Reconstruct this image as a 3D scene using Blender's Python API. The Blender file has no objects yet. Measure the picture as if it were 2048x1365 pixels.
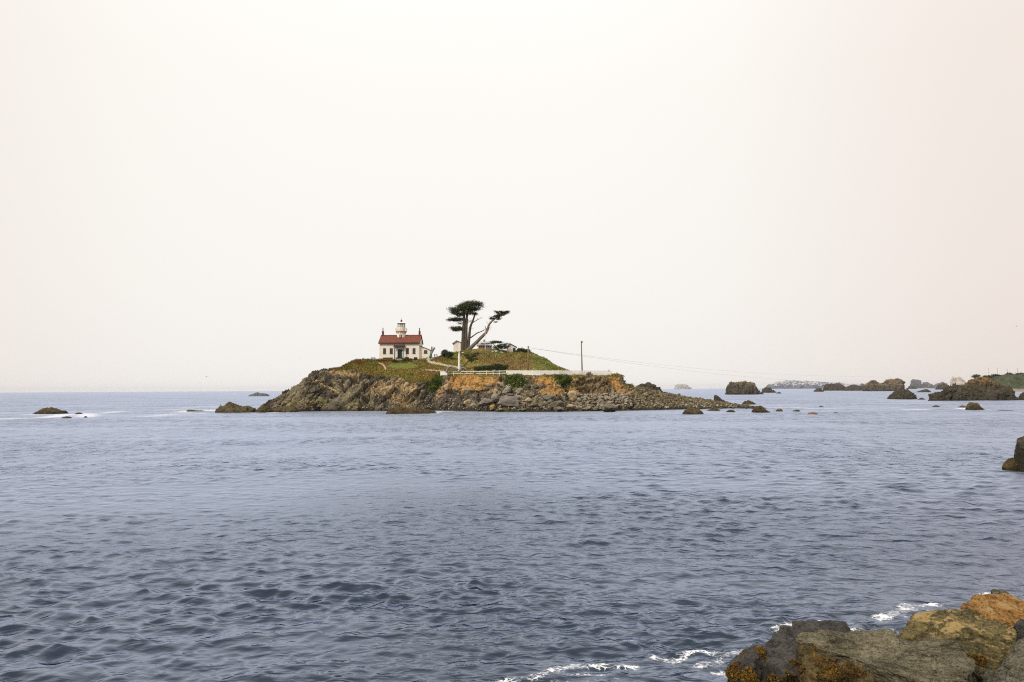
import bpy, bmesh, math, random
import numpy as np
from mathutils import Vector, Matrix, Euler
from mathutils.bvhtree import BVHTree

R = math.radians
SC = bpy.context.scene
COL = SC.collection
random.seed(7)
RNG = np.random.default_rng(7)

# ------------------------------------------------------------------ camera
FPX = 1365.0                      # focal length in photo pixels (2048 wide) = 24 mm
EYE = np.array([0.0, 0.0, 6.5])   # standing on the shore, 6.5 m above the water
PITCH = math.atan(96.5 / FPX)
ROLL = 0.0055
_r0 = np.array([1.0, 0, 0])
_f0 = np.array([0, math.cos(PITCH), math.sin(PITCH)])
_u0 = np.array([0, -math.sin(PITCH), math.cos(PITCH)])
_r = math.cos(ROLL) * _r0 - math.sin(ROLL) * _u0
_u = math.sin(ROLL) * _r0 + math.cos(ROLL) * _u0
cam = bpy.data.cameras.new('camera')
cam.sensor_width = 36.0
cam.lens = 36.0 * FPX / 2048
cam.clip_start = 0.1
cam.clip_end = 60000
camo = bpy.data.objects.new('camera', cam)
COL.objects.link(camo)
camo.matrix_world = Matrix(((_r[0], _u[0], -_f0[0], EYE[0]), (_r[1], _u[1], -_f0[1], EYE[1]), (_r[2], _u[2], -_f0[2], EYE[2]), (0, 0, 0, 1)))
SC.camera = camo

# ------------------------------------------------------------------ sky, sun, exposure
SUN_EL, SUN_AZ = R(38), R(224)    # azimuth from +Y clockwise: behind and left of the camera
world = bpy.data.worlds.new('World')
SC.world = world
world.use_nodes = True
wn, wl = world.node_tree.nodes, world.node_tree.links
wn.clear()
w_out = wn.new('ShaderNodeOutputWorld')
w_bg = wn.new('ShaderNodeBackground')
w_sky = wn.new('ShaderNodeTexSky')
w_sky.sky_type = 'NISHITA'
w_sky.sun_disc = False
w_sky.sun_elevation = SUN_EL
w_sky.sun_rotation = SUN_AZ
w_sky.dust_density = 6.0
w_co = wn.new('ShaderNodeTexCoord')
w_sep = wn.new('ShaderNodeSeparateXYZ')
wl.new(w_co.outputs['Generated'], w_sep.inputs[0])
w_ramp = wn.new('ShaderNodeValToRGB')          # smoke-white overcast by elevation
wl.new(w_sep.outputs['Z'], w_ramp.inputs[0])
cr = w_ramp.color_ramp
cr.elements[0].position = 0.0
cr.elements[0].color = (0.91, 0.885, 0.868, 1)
cr.elements[1].position = 1.0
cr.elements[1].color = (1.06, 1.06, 1.08, 1)
for pos, c in ((0.05, (0.925, 0.90, 0.88, 1)), (0.14, (0.95, 0.927, 0.90, 1)), (0.40, (0.99, 0.97, 0.94, 1)), (0.70, (1.10, 1.085, 1.07, 1))):
    e = cr.elements.new(pos)
    e.color = c
# the smoke is thickest to both sides and thins towards the veiled bright part straight ahead
w_flat = wn.new('ShaderNodeVectorMath')
w_flat.operation = 'MULTIPLY'
w_flat.inputs[1].default_value = (1, 1, 0)
wl.new(w_co.outputs['Generated'], w_flat.inputs[0])
w_nrm = wn.new('ShaderNodeVectorMath')
w_nrm.operation = 'NORMALIZE'
wl.new(w_flat.outputs[0], w_nrm.inputs[0])
w_dot = wn.new('ShaderNodeVectorMath')
w_dot.operation = 'DOT_PRODUCT'
wl.new(w_nrm.outputs[0], w_dot.inputs[0])
w_dot.inputs[1].default_value = (math.sin(R(-6)), math.cos(R(-6)), 0)
w_map = wn.new('ShaderNodeMapRange')
w_map.inputs['From Min'].default_value = 0.72
w_map.inputs['From Max'].default_value = 1.0
w_map.interpolation_type = 'SMOOTHSTEP'
wl.new(w_dot.outputs['Value'], w_map.inputs['Value'])
w_up = wn.new('ShaderNodeMapRange')
w_up.inputs['From Min'].default_value = 0.55
w_up.inputs['From Max'].default_value = 0.95
w_up.interpolation_type = 'SMOOTHSTEP'
wl.new(w_sep.outputs['Z'], w_up.inputs['Value'])
w_f = wn.new('ShaderNodeMix')
wl.new(w_up.outputs[0], w_f.inputs[0])
wl.new(w_map.outputs[0], w_f.inputs[2])
w_f.inputs[3].default_value = 0.8
w_t = wn.new('ShaderNodeMix')
w_t.data_type = 'RGBA'
wl.new(w_f.outputs[0], w_t.inputs[0])
w_t.inputs[6].default_value = (.935, .868, .825, 1)
w_t.inputs[7].default_value = (1.035, 1.03, 1.01, 1)
w_sc = wn.new('ShaderNodeVectorMath')
w_sc.operation = 'MULTIPLY'
wl.new(w_ramp.outputs[0], w_sc.inputs[0])
wl.new(w_t.outputs[2], w_sc.inputs[1])
w_s2 = wn.new('ShaderNodeVectorMath')
w_s2.operation = 'SCALE'
w_s2.inputs['Scale'].default_value = 0.10
wl.new(w_sky.outputs[0], w_s2.inputs[0])
w_mix = wn.new('ShaderNodeMix')
w_mix.data_type = 'RGBA'
w_mix.inputs[0].default_value = 0.96
wl.new(w_s2.outputs[0], w_mix.inputs[6])
wl.new(w_sc.outputs[0], w_mix.inputs[7])
wl.new(w_mix.outputs[2], w_bg.inputs['Color'])
w_bg.inputs['Strength'].default_value = 1.0
wl.new(w_bg.outputs[0], w_out.inputs['Surface'])

sun = bpy.data.lights.new('sun', 'SUN')
sun.energy = 2.3
sun.angle = R(10)
sun.color = (1.0, 0.93, 0.82)
suno = bpy.data.objects.new('sun', sun)
COL.objects.link(suno)
_sd = Vector((math.sin(SUN_AZ) * math.cos(SUN_EL), math.cos(SUN_AZ) * math.cos(SUN_EL), math.sin(SUN_EL)))
suno.rotation_euler = _sd.to_track_quat('Z', 'Y').to_euler()
suno.location = (0, 0, 80)

SC.view_settings.view_transform = 'Standard'
SC.view_settings.look = 'None'
SC.view_settings.gamma = 1.0
SC.view_settings.exposure = 0.0
SC.view_settings.use_curve_mapping = False
SC.cycles.max_bounces = 6
SC.cycles.diffuse_bounces = 2
SC.cycles.glossy_bounces = 1
SC.cycles.volume_bounces = 0
SC.cycles.transmission_bounces = 3
SC.cycles.caustics_reflective = False
SC.cycles.caustics_refractive = False
SC.cycles.use_denoising = False
SC.cycles.use_adaptive_sampling = False
SC.cycles.filter_width = 1.1

# ------------------------------------------------------------------ projection helpers (photo pixel -> place)
def ray(px, py):
    px, py = np.asarray(px, float), np.asarray(py, float)
    return _f0 + ((px - 1024) / FPX)[..., None] * _r - ((py - 682.5) / FPX)[..., None] * _u
def P(px, py, d):
    v = ray(px, py)
    t = np.asarray(d, float) / v[..., 1]
    return EYE + t[..., None] * v
def PV(px, py, d):
    return Vector(P(px, py, d).tolist())
def water(px, py):
    v = ray(px, py)
    t = -EYE[2] / v[..., 2]
    return EYE + t[..., None] * v
def wdepth(px, py):
    return water(px, py)[..., 1]

# ------------------------------------------------------------------ numpy noise
def _h(ix, iy, iz, s):
    n = (ix * 374761393 + iy * 668265263 + iz * 2147483647 + s * 1274126177) & 0xffffffff
    n = ((n ^ (n >> 13)) * 1274126177) & 0xffffffff
    n = ((n ^ (n >> 16)) * 2246822519) & 0xffffffff
    return ((n ^ (n >> 15)) & 0xffff) / 65535.0 * 2 - 1
def noise3(p, scale=1.0, seed=0):
    q = np.asarray(p, float) * scale + 1000.37
    i = np.floor(q).astype(np.int64)
    f = q - i
    w = f * f * f * (f * (f * 6 - 15) + 10)
    out = 0
    for dx in (0, 1):
        wx = w[..., 0] if dx else 1 - w[..., 0]
        for dy in (0, 1):
            wy = w[..., 1] if dy else 1 - w[..., 1]
            for dz in (0, 1):
                wz = w[..., 2] if dz else 1 - w[..., 2]
                out = out + wx * wy * wz * _h(i[..., 0] + dx, i[..., 1] + dy, i[..., 2] + dz, seed)
    return out
def fbm(p, scale=1.0, octv=4, seed=0, gain=0.5):
    o, a = 0, 1.0
    for k in range(octv):
        o = o + a * noise3(p, scale * 2.03 ** k, seed + k * 17)
        a *= gain
    return o
def ridged(p, scale=1.0, octv=4, seed=0, gain=0.5):
    o, a = 0, 1.0
    for k in range(octv):
        o = o + a * (1 - 2 * np.abs(noise3(p, scale * 2.07 ** k, seed + k * 17)))
        a *= gain
    return o
def cells(p, scale=1.0, seed=0):
    """Worley cells: (random value of the nearest cell, F2-F1)"""
    q = np.asarray(p, float) * scale + 500.11
    i = np.floor(q).astype(np.int64)
    f1 = np.full(q.shape[:-1], 9.0)
    f2 = f1.copy()
    val = np.zeros_like(f1)
    for dx in (-1, 0, 1):
        for dy in (-1, 0, 1):
            for dz in (-1, 0, 1):
                cx, cy, cz = i[..., 0] + dx, i[..., 1] + dy, i[..., 2] + dz
                d = ((cx + .5 + .45 * _h(cx, cy, cz, seed) - q[..., 0]) ** 2 + (cy + .5 + .45 * _h(cx, cy, cz, seed + 1) - q[..., 1]) ** 2
                     + (cz + .5 + .45 * _h(cx, cy, cz, seed + 2) - q[..., 2]) ** 2) ** .5
                near = d < f1
                f2 = np.where(near, f1, np.minimum(f2, d))
                val = np.where(near, _h(cx, cy, cz, seed + 3), val)
                f1 = np.where(near, d, f1)
    return val, f2 - f1
def facets(p, scale=1.0, seed=0):
    """tilted planar facets (broken rock), in units of a cell; second value: distance to the joint"""
    q = np.asarray(p, float) * scale + 300.7
    i = np.floor(q).astype(np.int64)
    f1 = np.full(q.shape[:-1], 9.0)
    f2 = f1.copy()
    val = np.zeros_like(f1)
    for dx in (-1, 0, 1):
        for dy in (-1, 0, 1):
            for dz in (-1, 0, 1):
                cx, cy, cz = i[..., 0] + dx, i[..., 1] + dy, i[..., 2] + dz
                ox = q[..., 0] - cx - .5 - .45 * _h(cx, cy, cz, seed)
                oy = q[..., 1] - cy - .5 - .45 * _h(cx, cy, cz, seed + 1)
                oz = q[..., 2] - cz - .5 - .45 * _h(cx, cy, cz, seed + 2)
                d = np.sqrt(ox * ox + oy * oy + oz * oz)
                near = d < f1
                f2 = np.where(near, f1, np.minimum(f2, d))
                t = ox * _h(cx, cy, cz, seed + 3) + oy * _h(cx, cy, cz, seed + 4) + oz * _h(cx, cy, cz, seed + 5) + .35 * _h(cx, cy, cz, seed + 6)
                val = np.where(near, t, val)
                f1 = np.where(near, d, f1)
    return val, f2 - f1
def sstep(a, b, x):
    t = np.clip((x - a) / (b - a), 0, 1)
    return t * t * (3 - 2 * t)

# ------------------------------------------------------------------ mesh helpers
ORG = {}
def link(o, parent=None):
    COL.objects.link(o)
    if parent is not None:
        o.parent = parent
        ORG[o] = ORG[parent]
    return o
def tag(o, label=None, cat=None, group=None, kind=None):
    if label: o['label'] = label
    if cat: o['category'] = cat
    if group: o['group'] = group
    if kind: o['kind'] = kind
    return o
def thing(name, loc, label, cat, group=None):
    o = bpy.data.objects.new(name, None)
    o.empty_display_size = 0.2
    COL.objects.link(o)
    o.location = loc
    ORG[o] = Vector(loc)
    return tag(o, label, cat, group)
def mesh_np(name, V, F, smooth=True):
    """V (n,3) array, F (m,3|4) int array"""
    m = bpy.data.meshes.new(name)
    V = np.ascontiguousarray(V, np.float32)
    F = np.ascontiguousarray(F, np.int32)
    k = F.shape[1]
    m.vertices.add(len(V))
    m.vertices.foreach_set('co', V.ravel())
    m.loops.add(F.size)
    m.loops.foreach_set('vertex_index', F.ravel())
    m.polygons.add(len(F))
    m.polygons.foreach_set('loop_start', np.arange(0, F.size, k, dtype=np.int32))
    m.polygons.foreach_set('loop_total', np.full(len(F), k, np.int32))
    m.polygons.foreach_set('use_smooth', np.full(len(F), smooth, bool))
    m.update(calc_edges=True)
    return m
def obj_np(name, V, F, mat, parent=None, smooth=True, origin=None):
    o0 = ORG[parent] if parent is not None else (Vector(origin) if origin is not None else Vector((0, 0, 0)))
    m = mesh_np(name, np.asarray(V) - np.array(o0), F, smooth)
    m.materials.append(mat)
    o = bpy.data.objects.new(name, m)
    link(o, parent)
    if parent is None:
        o.location = o0
        ORG[o] = o0
    return o
def grid_faces(nr, nc):
    a = np.arange(nr * nc).reshape(nr, nc)
    return np.stack([a[:-1, :-1], a[:-1, 1:], a[1:, 1:], a[1:, :-1]], -1).reshape(-1, 4)

class MB:
    def __init__(s):
        s.v, s.f, s.m = [], [], []
    def add(s, vs, fs, mi=0):
        b = len(s.v)
        s.v += [tuple(v) for v in vs]
        s.f += [tuple(i + b for i in f) for f in fs]
        s.m += [mi] * len(fs)
        return s
    def box(s, c, size, rz=0, rot=None, mi=0):
        hx, hy, hz = size[0] / 2, size[1] / 2, size[2] / 2
        m = (rot if rot is not None else Matrix.Rotation(rz, 3, 'Z'))
        c = Vector(c)
        vs = [c + m @ Vector((x, y, z)) for x in (-hx, hx) for y in (-hy, hy) for z in (-hz, hz)]
        return s.add(vs, [(0, 1, 3, 2), (4, 6, 7, 5), (0, 4, 5, 1), (2, 3, 7, 6), (0, 2, 6, 4), (1, 5, 7, 3)], mi)
    def b2(s, lo, hi, mi=0):
        return s.box([(a + b) / 2 for a, b in zip(lo, hi)], [b - a for a, b in zip(lo, hi)], mi=mi)
    def tube(s, pts, rads, n=8, cap=True, mi=0, wob=0.0):
        pts = [Vector(p) for p in pts]
        rings = []
        up = None
        for i, p in enumerate(pts):
            t = (pts[min(i + 1, len(pts) - 1)] - pts[max(i - 1, 0)]).normalized()
            if up is None:
                up = Vector((1, 0, 0)) if abs(t.x) < .8 else Vector((0, 1, 0))
            a = t.cross(up).normalized()
            b = t.cross(a).normalized()
            up = b.cross(t) if False else up
            rings.append([p + (a * math.cos(2 * math.pi * k / n) + b * math.sin(2 * math.pi * k / n)) * rads[i] * (1 + wob * random.uniform(-1, 1)) for k in range(n)])
        vs = [v for r_ in rings for v in r_]
        fs = []
        for i in range(len(pts) - 1):
            for k in range(n):
                k2 = (k + 1) % n
                fs.append((i * n + k, i * n + k2, (i + 1) * n + k2, (i + 1) * n + k))
        if cap:
            fs.append(tuple(range(n))[::-1])
            fs.append(tuple((len(pts) - 1) * n + k for k in range(n)))
        return s.add(vs, fs, mi)
    def cyl(s, a, b, r0, r1=None, n=12, mi=0):
        return s.tube([a, b], [r0, r0 if r1 is None else r1], n, mi=mi)
    def lathe(s, c, prof, n=24, mi=0):
        c = Vector(c)
        vs = [c + Vector((r_ * math.cos(2 * math.pi * k / n), r_ * math.sin(2 * math.pi * k / n), z)) for r_, z in prof for k in range(n)]
        fs = []
        for i in range(len(prof) - 1):
            for k in range(n):
                k2 = (k + 1) % n
                fs.append((i * n + k, i * n + k2, (i + 1) * n + k2, (i + 1) * n + k))
        fs.append(tuple(range(n))[::-1])
        fs.append(tuple((len(prof) - 1) * n + k for k in range(n)))
        return s.add(vs, fs, mi)
    def build(s, name, mat, parent=None, smooth=False, origin=None):
        o0 = ORG[parent] if parent is not None else (Vector(origin) if origin is not None else Vector((0, 0, 0)))
        m = bpy.data.meshes.new(name)
        m.from_pydata([tuple(Vector(v) - o0) for v in s.v], [], s.f)
        mats = mat if isinstance(mat, (list, tuple)) else [mat]
        for k in mats:
            m.materials.append(k)
        if len(mats) > 1:
            m.polygons.foreach_set('material_index', s.m)
        if smooth:
            m.polygons.foreach_set('use_smooth', [True] * len(m.polygons))
        bm = bmesh.new()
        bm.from_mesh(m)
        bmesh.ops.recalc_face_normals(bm, faces=bm.faces)
        bm.to_mesh(m)
        bm.free()
        m.update()
        o = bpy.data.objects.new(name, m)
        link(o, parent)
        if parent is None:
            o.location = o0
            ORG[o] = o0
        return o

# ------------------------------------------------------------------ materials
MATS = {}
def _mat(name):
    m = bpy.data.materials.new(name)
    m.use_nodes = True
    nt = m.node_tree
    bsdf = nt.nodes['Principled BSDF']
    MATS[name] = m
    return m, nt.nodes, nt.links, bsdf
def _noise(n, l, vec, scale, detail=4, rough=.6, dist=0.0):
    t = n.new('ShaderNodeTexNoise')
    t.inputs['Scale'].default_value = scale
    t.inputs['Detail'].default_value = detail
    t.inputs['Roughness'].default_value = rough
    t.inputs['Distortion'].default_value = dist
    l.new(vec, t.inputs['Vector'])
    return t.outputs['Fac']
def _ramp(n, l, fac, stops):
    r_ = n.new('ShaderNodeValToRGB')
    l.new(fac, r_.inputs[0])
    e = r_.color_ramp.elements
    while len(e) < len(stops):
        e.new(0.5)
    for el, (p, c) in zip(e, stops):
        el.position = p
        el.color = (*c, 1) if len(c) == 3 else c
    return r_.outputs[0]
def _mixc(n, l, fac, a, b, mode='MIX'):
    x = n.new('ShaderNodeMix')
    x.data_type = 'RGBA'
    x.blend_type = mode
    for s, v in ((0, fac), (6, a), (7, b)):
        if isinstance(v, (int, float)):
            x.inputs[s].default_value = v
        elif isinstance(v, tuple):
            x.inputs[s].default_value = (*v, 1)
        else:
            l.new(v, x.inputs[s])
    return x.outputs[2]
def _math(n, l, op, a, b=None, c=None, clamp=False):
    x = n.new('ShaderNodeMath')
    x.operation = op
    x.use_clamp = clamp
    for s, v in ((0, a), (1, b), (2, c)):
        if v is None: continue
        if isinstance(v, (int, float)): x.inputs[s].default_value = v
        else: l.new(v, x.inputs[s])
    return x.outputs[0]
def _rng(n, l, v, a, b, c=0.0, d=1.0):
    x = n.new('ShaderNodeMapRange')
    x.interpolation_type = 'SMOOTHSTEP'
    l.new(v, x.inputs['Value'])
    for k, q in zip(('From Min', 'From Max', 'To Min', 'To Max'), (a, b, c, d)):
        x.inputs[k].default_value = q
    return x.outputs[0]
def _bump(n, l, bsdf, h, strength=.5, dist=.05, chain=None):
    b = n.new('ShaderNodeBump')
    b.inputs['Strength'].default_value = strength
    b.inputs['Distance'].default_value = dist
    l.new(h, b.inputs['Height'])
    if chain is not None:
        l.new(chain, b.inputs['Normal'])
    l.new(b.outputs[0], bsdf.inputs['Normal'])
    return b.outputs[0]
def _map(n, l, vec, scale=(1, 1, 1), rot=(0, 0, 0)):
    m = n.new('ShaderNodeMapping')
    m.inputs['Scale'].default_value = scale
    m.inputs['Rotation'].default_value = rot
    l.new(vec, m.inputs[0])
    return m.outputs[0]

def rock_mat(name, dark, mid, light, scale=.5, wet=None, top=None, top_amt=.5, topz=None, weed=None, strata=None, bump=.08, crack=0.0, rough=.88, fine=0.0):
    """weathered rock: colours at two scales, strata, lichen on top faces, dark tidal band above the waterline"""
    m, n, l, bsdf = _mat(name)
    g = n.new('ShaderNodeNewGeometry')
    pos = g.outputs['Position']
    sp = _map(n, l, pos, (1, 1, 1) if strata is None else strata[1], (0, 0, 0) if strata is None else strata[0])
    n1 = _noise(n, l, pos, scale, 6, .65)
    n2 = _noise(n, l, sp, scale * 4, 8, .7)
    f = _math(n, l, 'ADD', _math(n, l, 'MULTIPLY', n1, .55), _math(n, l, 'MULTIPLY', n2, .55))
    col = _ramp(n, l, f, [(.43, dark), (.545, mid), (.665, light)])
    n3 = _noise(n, l, pos, scale * 18, 5, .7)
    col = _mixc(n, l, _rng(n, l, n3, .35, .75, 0, .7), col, tuple(min(1, c * 1.7) for c in mid))
    col = _mixc(n, l, _rng(n, l, n3, .50, .25, 0, .75), col, tuple(c * .45 for c in dark))
    if fine:
        n4 = _noise(n, l, pos, fine, 3, .8)
        n5 = _noise(n, l, sp, fine * .35, 5, .75)
        col = _mixc(n, l, _rng(n, l, n4, .54, .70, 0, .55), col, tuple(min(1, c * 1.5) for c in light))
        col = _mixc(n, l, _rng(n, l, n4, .48, .32, 0, .75), col, tuple(c * .4 for c in dark))
        col = _mixc(n, l, _rng(n, l, n5, .50, .36, 0, .8), col, tuple(c * .7 for c in dark))
    if top is not None:
        s = n.new('ShaderNodeSeparateXYZ')
        l.new(g.outputs['Normal'], s.inputs[0])
        tn = _noise(n, l, pos, scale * 2.2, 6, .7)
        up = _math(n, l, 'ADD', s.outputs['Z'], _math(n, l, 'MULTIPLY', _math(n, l, 'SUBTRACT', tn, .5), 2.2))
        tf = _rng(n, l, up, 1.0 - top_amt * 1.2, 1.15 - top_amt * .6)
        if topz is not None:
            tz_ = n.new('ShaderNodeSeparateXYZ')
            l.new(pos, tz_.inputs[0])
            tzz = _math(n, l, 'ADD', tz_.outputs['Z'], _math(n, l, 'MULTIPLY', _math(n, l, 'SUBTRACT', n1, .5), (topz[1] - topz[0]) * 2.5))
            tf = _math(n, l, 'MULTIPLY', tf, _rng(n, l, tzz, topz[0], topz[1]))
        col = _mixc(n, l, tf, col, _mixc(n, l, n3, tuple(c * .55 for c in top), tuple(min(1, c * 1.35) for c in top)))
    h = _math(n, l, 'ADD', n2, _math(n, l, 'MULTIPLY', n3, .5))
    if fine:
        h = _math(n, l, 'ADD', h, _math(n, l, 'MULTIPLY', n5, .5))
    if crack:
        v = n.new('ShaderNodeTexVoronoi')
        v.feature = 'DISTANCE_TO_EDGE'
        v.inputs['Scale'].default_value = crack
        dv = n.new('ShaderNodeVectorMath')
        dv.operation = 'ADD'
        nn = n.new('ShaderNodeTexNoise')
        nn.inputs['Scale'].default_value = crack * 2
        nn.inputs['Detail'].default_value = 5
        l.new(pos, nn.inputs['Vector'])
        l.new(sp, dv.inputs[0])
        l.new(nn.outputs['Color'], dv.inputs[1])
        l.new(dv.outputs[0], v.inputs['Vector'])
        ck = _rng(n, l, v.outputs['Distance'], 0.0, .05)
        gate = _rng(n, l, n1, .48, .62)
        ck = _math(n, l, 'MAXIMUM', ck, gate)
        col = _mixc(n, l, _math(n, l, 'MULTIPLY', _math(n, l, 'SUBTRACT', 1.0, ck), .6), col, tuple(c * .35 for c in dark))
        h = _math(n, l, 'ADD', h, _math(n, l, 'MULTIPLY', ck, .35))
    if wet is not None:
        sz = n.new('ShaderNodeSeparateXYZ')
        l.new(pos, sz.inputs[0])
        wz = _math(n, l, 'ADD', sz.outputs['Z'], _math(n, l, 'MULTIPLY', _math(n, l, 'SUBTRACT', n1, .5), wet * 3.0))
        wf = _rng(n, l, wz, wet, wet * .35)
        wc = weed if weed is not None else tuple(c * .6 for c in dark)
        col = _mixc(n, l, wf, col, _mixc(n, l, n2, tuple(c * .35 for c in wc), tuple(c * 1.5 for c in wc)))
        l.new(_math(n, l, 'SUBTRACT', rough, _math(n, l, 'MULTIPLY', wf, .35)), bsdf.inputs['Roughness'])
    else:
        bsdf.inputs['Roughness'].default_value = rough
    l.new(col, bsdf.inputs['Base Color'])
    bsdf.inputs['Specular IOR Level'].default_value = .25
    _bump(n, l, bsdf, h, .9, bump)
    return m
def plain_mat(name, c, rough=.7, var=.25, scale=3.0, metal=0.0, bump=.0, c2=None):
    m, n, l, bsdf = _mat(name)
    g = n.new('ShaderNodeNewGeometry')
    f = _noise(n, l, g.outputs['Position'], scale, 6, .65)
    a = tuple(k * (1 - var) for k in c)
    b = c2 if c2 is not None else tuple(min(1, k * (1 + var)) for k in c)
    l.new(_ramp(n, l, f, [(.32, a), (.68, b)]), bsdf.inputs['Base Color'])
    bsdf.inputs['Roughness'].default_value = rough
    bsdf.inputs['Metallic'].default_value = metal
    bsdf.inputs['Specular IOR Level'].default_value = .3
    if bump:
        _bump(n, l, bsdf, f, .6, bump)
    return m
def leaf_mat(name, a, b, c, scale=.6):
    m, n, l, bsdf = _mat(name)
    g = n.new('ShaderNodeNewGeometry')
    f1 = _noise(n, l, g.outputs['Position'], scale, 3, .6)
    f2 = _noise(n, l, g.outputs['Position'], scale * 9, 2, .6)
    f = _math(n, l, 'ADD', _math(n, l, 'MULTIPLY', f1, .6), _math(n, l, 'MULTIPLY', f2, .4))
    l.new(_ramp(n, l, f, [(.33, a), (.5, b), (.67, c)]), bsdf.inputs['Base Color'])
    bsdf.inputs['Roughness'].default_value = .75
    bsdf.inputs['Specular IOR Level'].default_value = .2
    return m

# ================================================================== SEA
def foam_mask(X, Y):
    """where surf breaks against rocks: soft envelope, lace comes from the material"""
    e = np.zeros_like(X)
    near = [  # photo polylines -> places on the water, half width in m, strength
        ([(985, 1364), (1076, 1350), (1110, 1335), (1160, 1328), (1266, 1331)], .33, 1.0),
        ([(1110, 1345), (1180, 1342), (1230, 1352)], .30, .75),
        ([(1310, 1312), (1345, 1319), (1372, 1303), (1400, 1300), (1440, 1306)], .28, 1.0),
        ([(1400, 1330), (1440, 1320), (1446, 1305), (1478, 1298), (1512, 1290)], .34, 1.0),
        ([(1330, 1330), (1370, 1340), (1430, 1352)], .25, .6),
        ([(1440, 1345), (1465, 1355), (1480, 1364)], .40, .9),
        ([(1552, 1254), (1580, 1243), (1640, 1237)], .30, 1.0),
        ([(1690, 1252), (1740, 1262), (1800, 1268)], .38, .95),
        ([(1700, 1244), (1760, 1252), (1800, 1256)], .35, .7),
        ([(1762, 1228), (1790, 1220), (1820, 1205), (1870, 1205)], .45, 1.0),
        ([(1800, 1228), (1840, 1226), (1862, 1218)], .30, .8),
        ([(1955, 1187), (1985, 1182), (2010, 1184)], .45, 1.0),
        ([(1960, 1162), (2000, 1155), (2048, 1160)], .50, .65),
        ([(1900, 1150), (1950, 1146), (2048, 1146)], .45, .45),
        ([(1020, 1362), (1120, 1364), (1200, 1360)], .30, .7),
    ]
    far = [
        ([(-60, 839), (0, 839), (35, 837.5)], 6.0, 1.0),
        ([(55, 828.5), (90, 829), (130, 829)], 3.0, 1.0),
        ([(90, 835), (120, 832), (140, 829), (172, 827), (174, 833)], 3.5, 1.0),
        ([(145, 836), (165, 836)], 2.5, 1.0),
        ([(210, 826), (240, 824)], 3.5, .9),
        ([(280, 823), (335, 820), (435, 815)], 4.0, .75),
        ([(375, 824), (405, 820), (436, 822)], 5.0, 1.0),
        ([(0, 842), (60, 838), (110, 834)], 2.0, .45),
        ([(285, 834), (340, 829), (400, 828)], 5.0, .8),
        ([(300, 845), (360, 838), (430, 832)], 7.0, .5),
        ([(180, 858), (250, 852), (330, 850)], 4.5, .5),
        ([(380, 815), (420, 812), (440, 814)], 5.0, .8),
        ([(495, 794), (540, 794)], 6.0, .8),
        ([(430, 794), (480, 792.5), (560, 792)], 12.0, .5),
        ([(500, 826), (515, 824), (548, 826)], 2.5, .9),
        ([(597, 824), (625, 822.5), (700, 824), (780, 824)], 1.2, .7),
        ([(866, 829), (880, 823), (910, 824), (980, 825)], 1.4, .9),
        ([(1040, 824), (1100, 826), (1200, 825)], 1.0, .6),
        ([(1205, 827), (1236, 826)], 1.2, .8),
        ([(1625, 817.5), (1680, 816.5), (1735, 816.5), (1795, 815.5)], 2.6, 1.0),
        ([(1810, 820), (1850, 819)], 2.4, .9),
        ([(1918, 817), (1940, 819), (1968, 819.5)], 2.4, 1.0),
        ([(1975, 822), (2030, 821)], 1.5, .7),
        ([(1540, 816), (1580, 815), (1625, 817)], 3.0, .8),
        ([(1500, 823), (1540, 826)], 1.0, .6),
        ([(1453, 790.5), (1522, 790.5)], 6.0, .8),
        ([(1650, 782.5), (1690, 783), (1740, 783)], 10.0, .7),
        ([(1865, 802.5), (1950, 803), (2040, 800)], 2.0, .6),
    ]
    rr = np.hypot(X, Y)
    for lst, sel in ((near, rr < 40), (far, (rr > 60) & (rr < 2500))):
        idx = np.nonzero(sel)
        x, y = X[idx], Y[idx]
        acc = np.zeros_like(x)
        for pts, w, st in lst:
            w, st = (w * 1.5, st) if lst is far else (w * .85, st * .9)
            w3 = [water(a, b) for a, b in pts]
            dmin = np.full_like(x, 1e9)
            for p, q in zip(w3[:-1], w3[1:]):
                d = q[:2] - p[:2]
                t = np.clip(((x - p[0]) * d[0] + (y - p[1]) * d[1]) / max(d @ d, 1e-9), 0, 1)
                dmin = np.minimum(dmin, np.hypot(x - p[0] - t * d[0], y - p[1] - t * d[1]))
            acc = np.maximum(acc, st * np.exp(-(dmin / w) ** 2))
        e[idx] = acc
    return e

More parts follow.
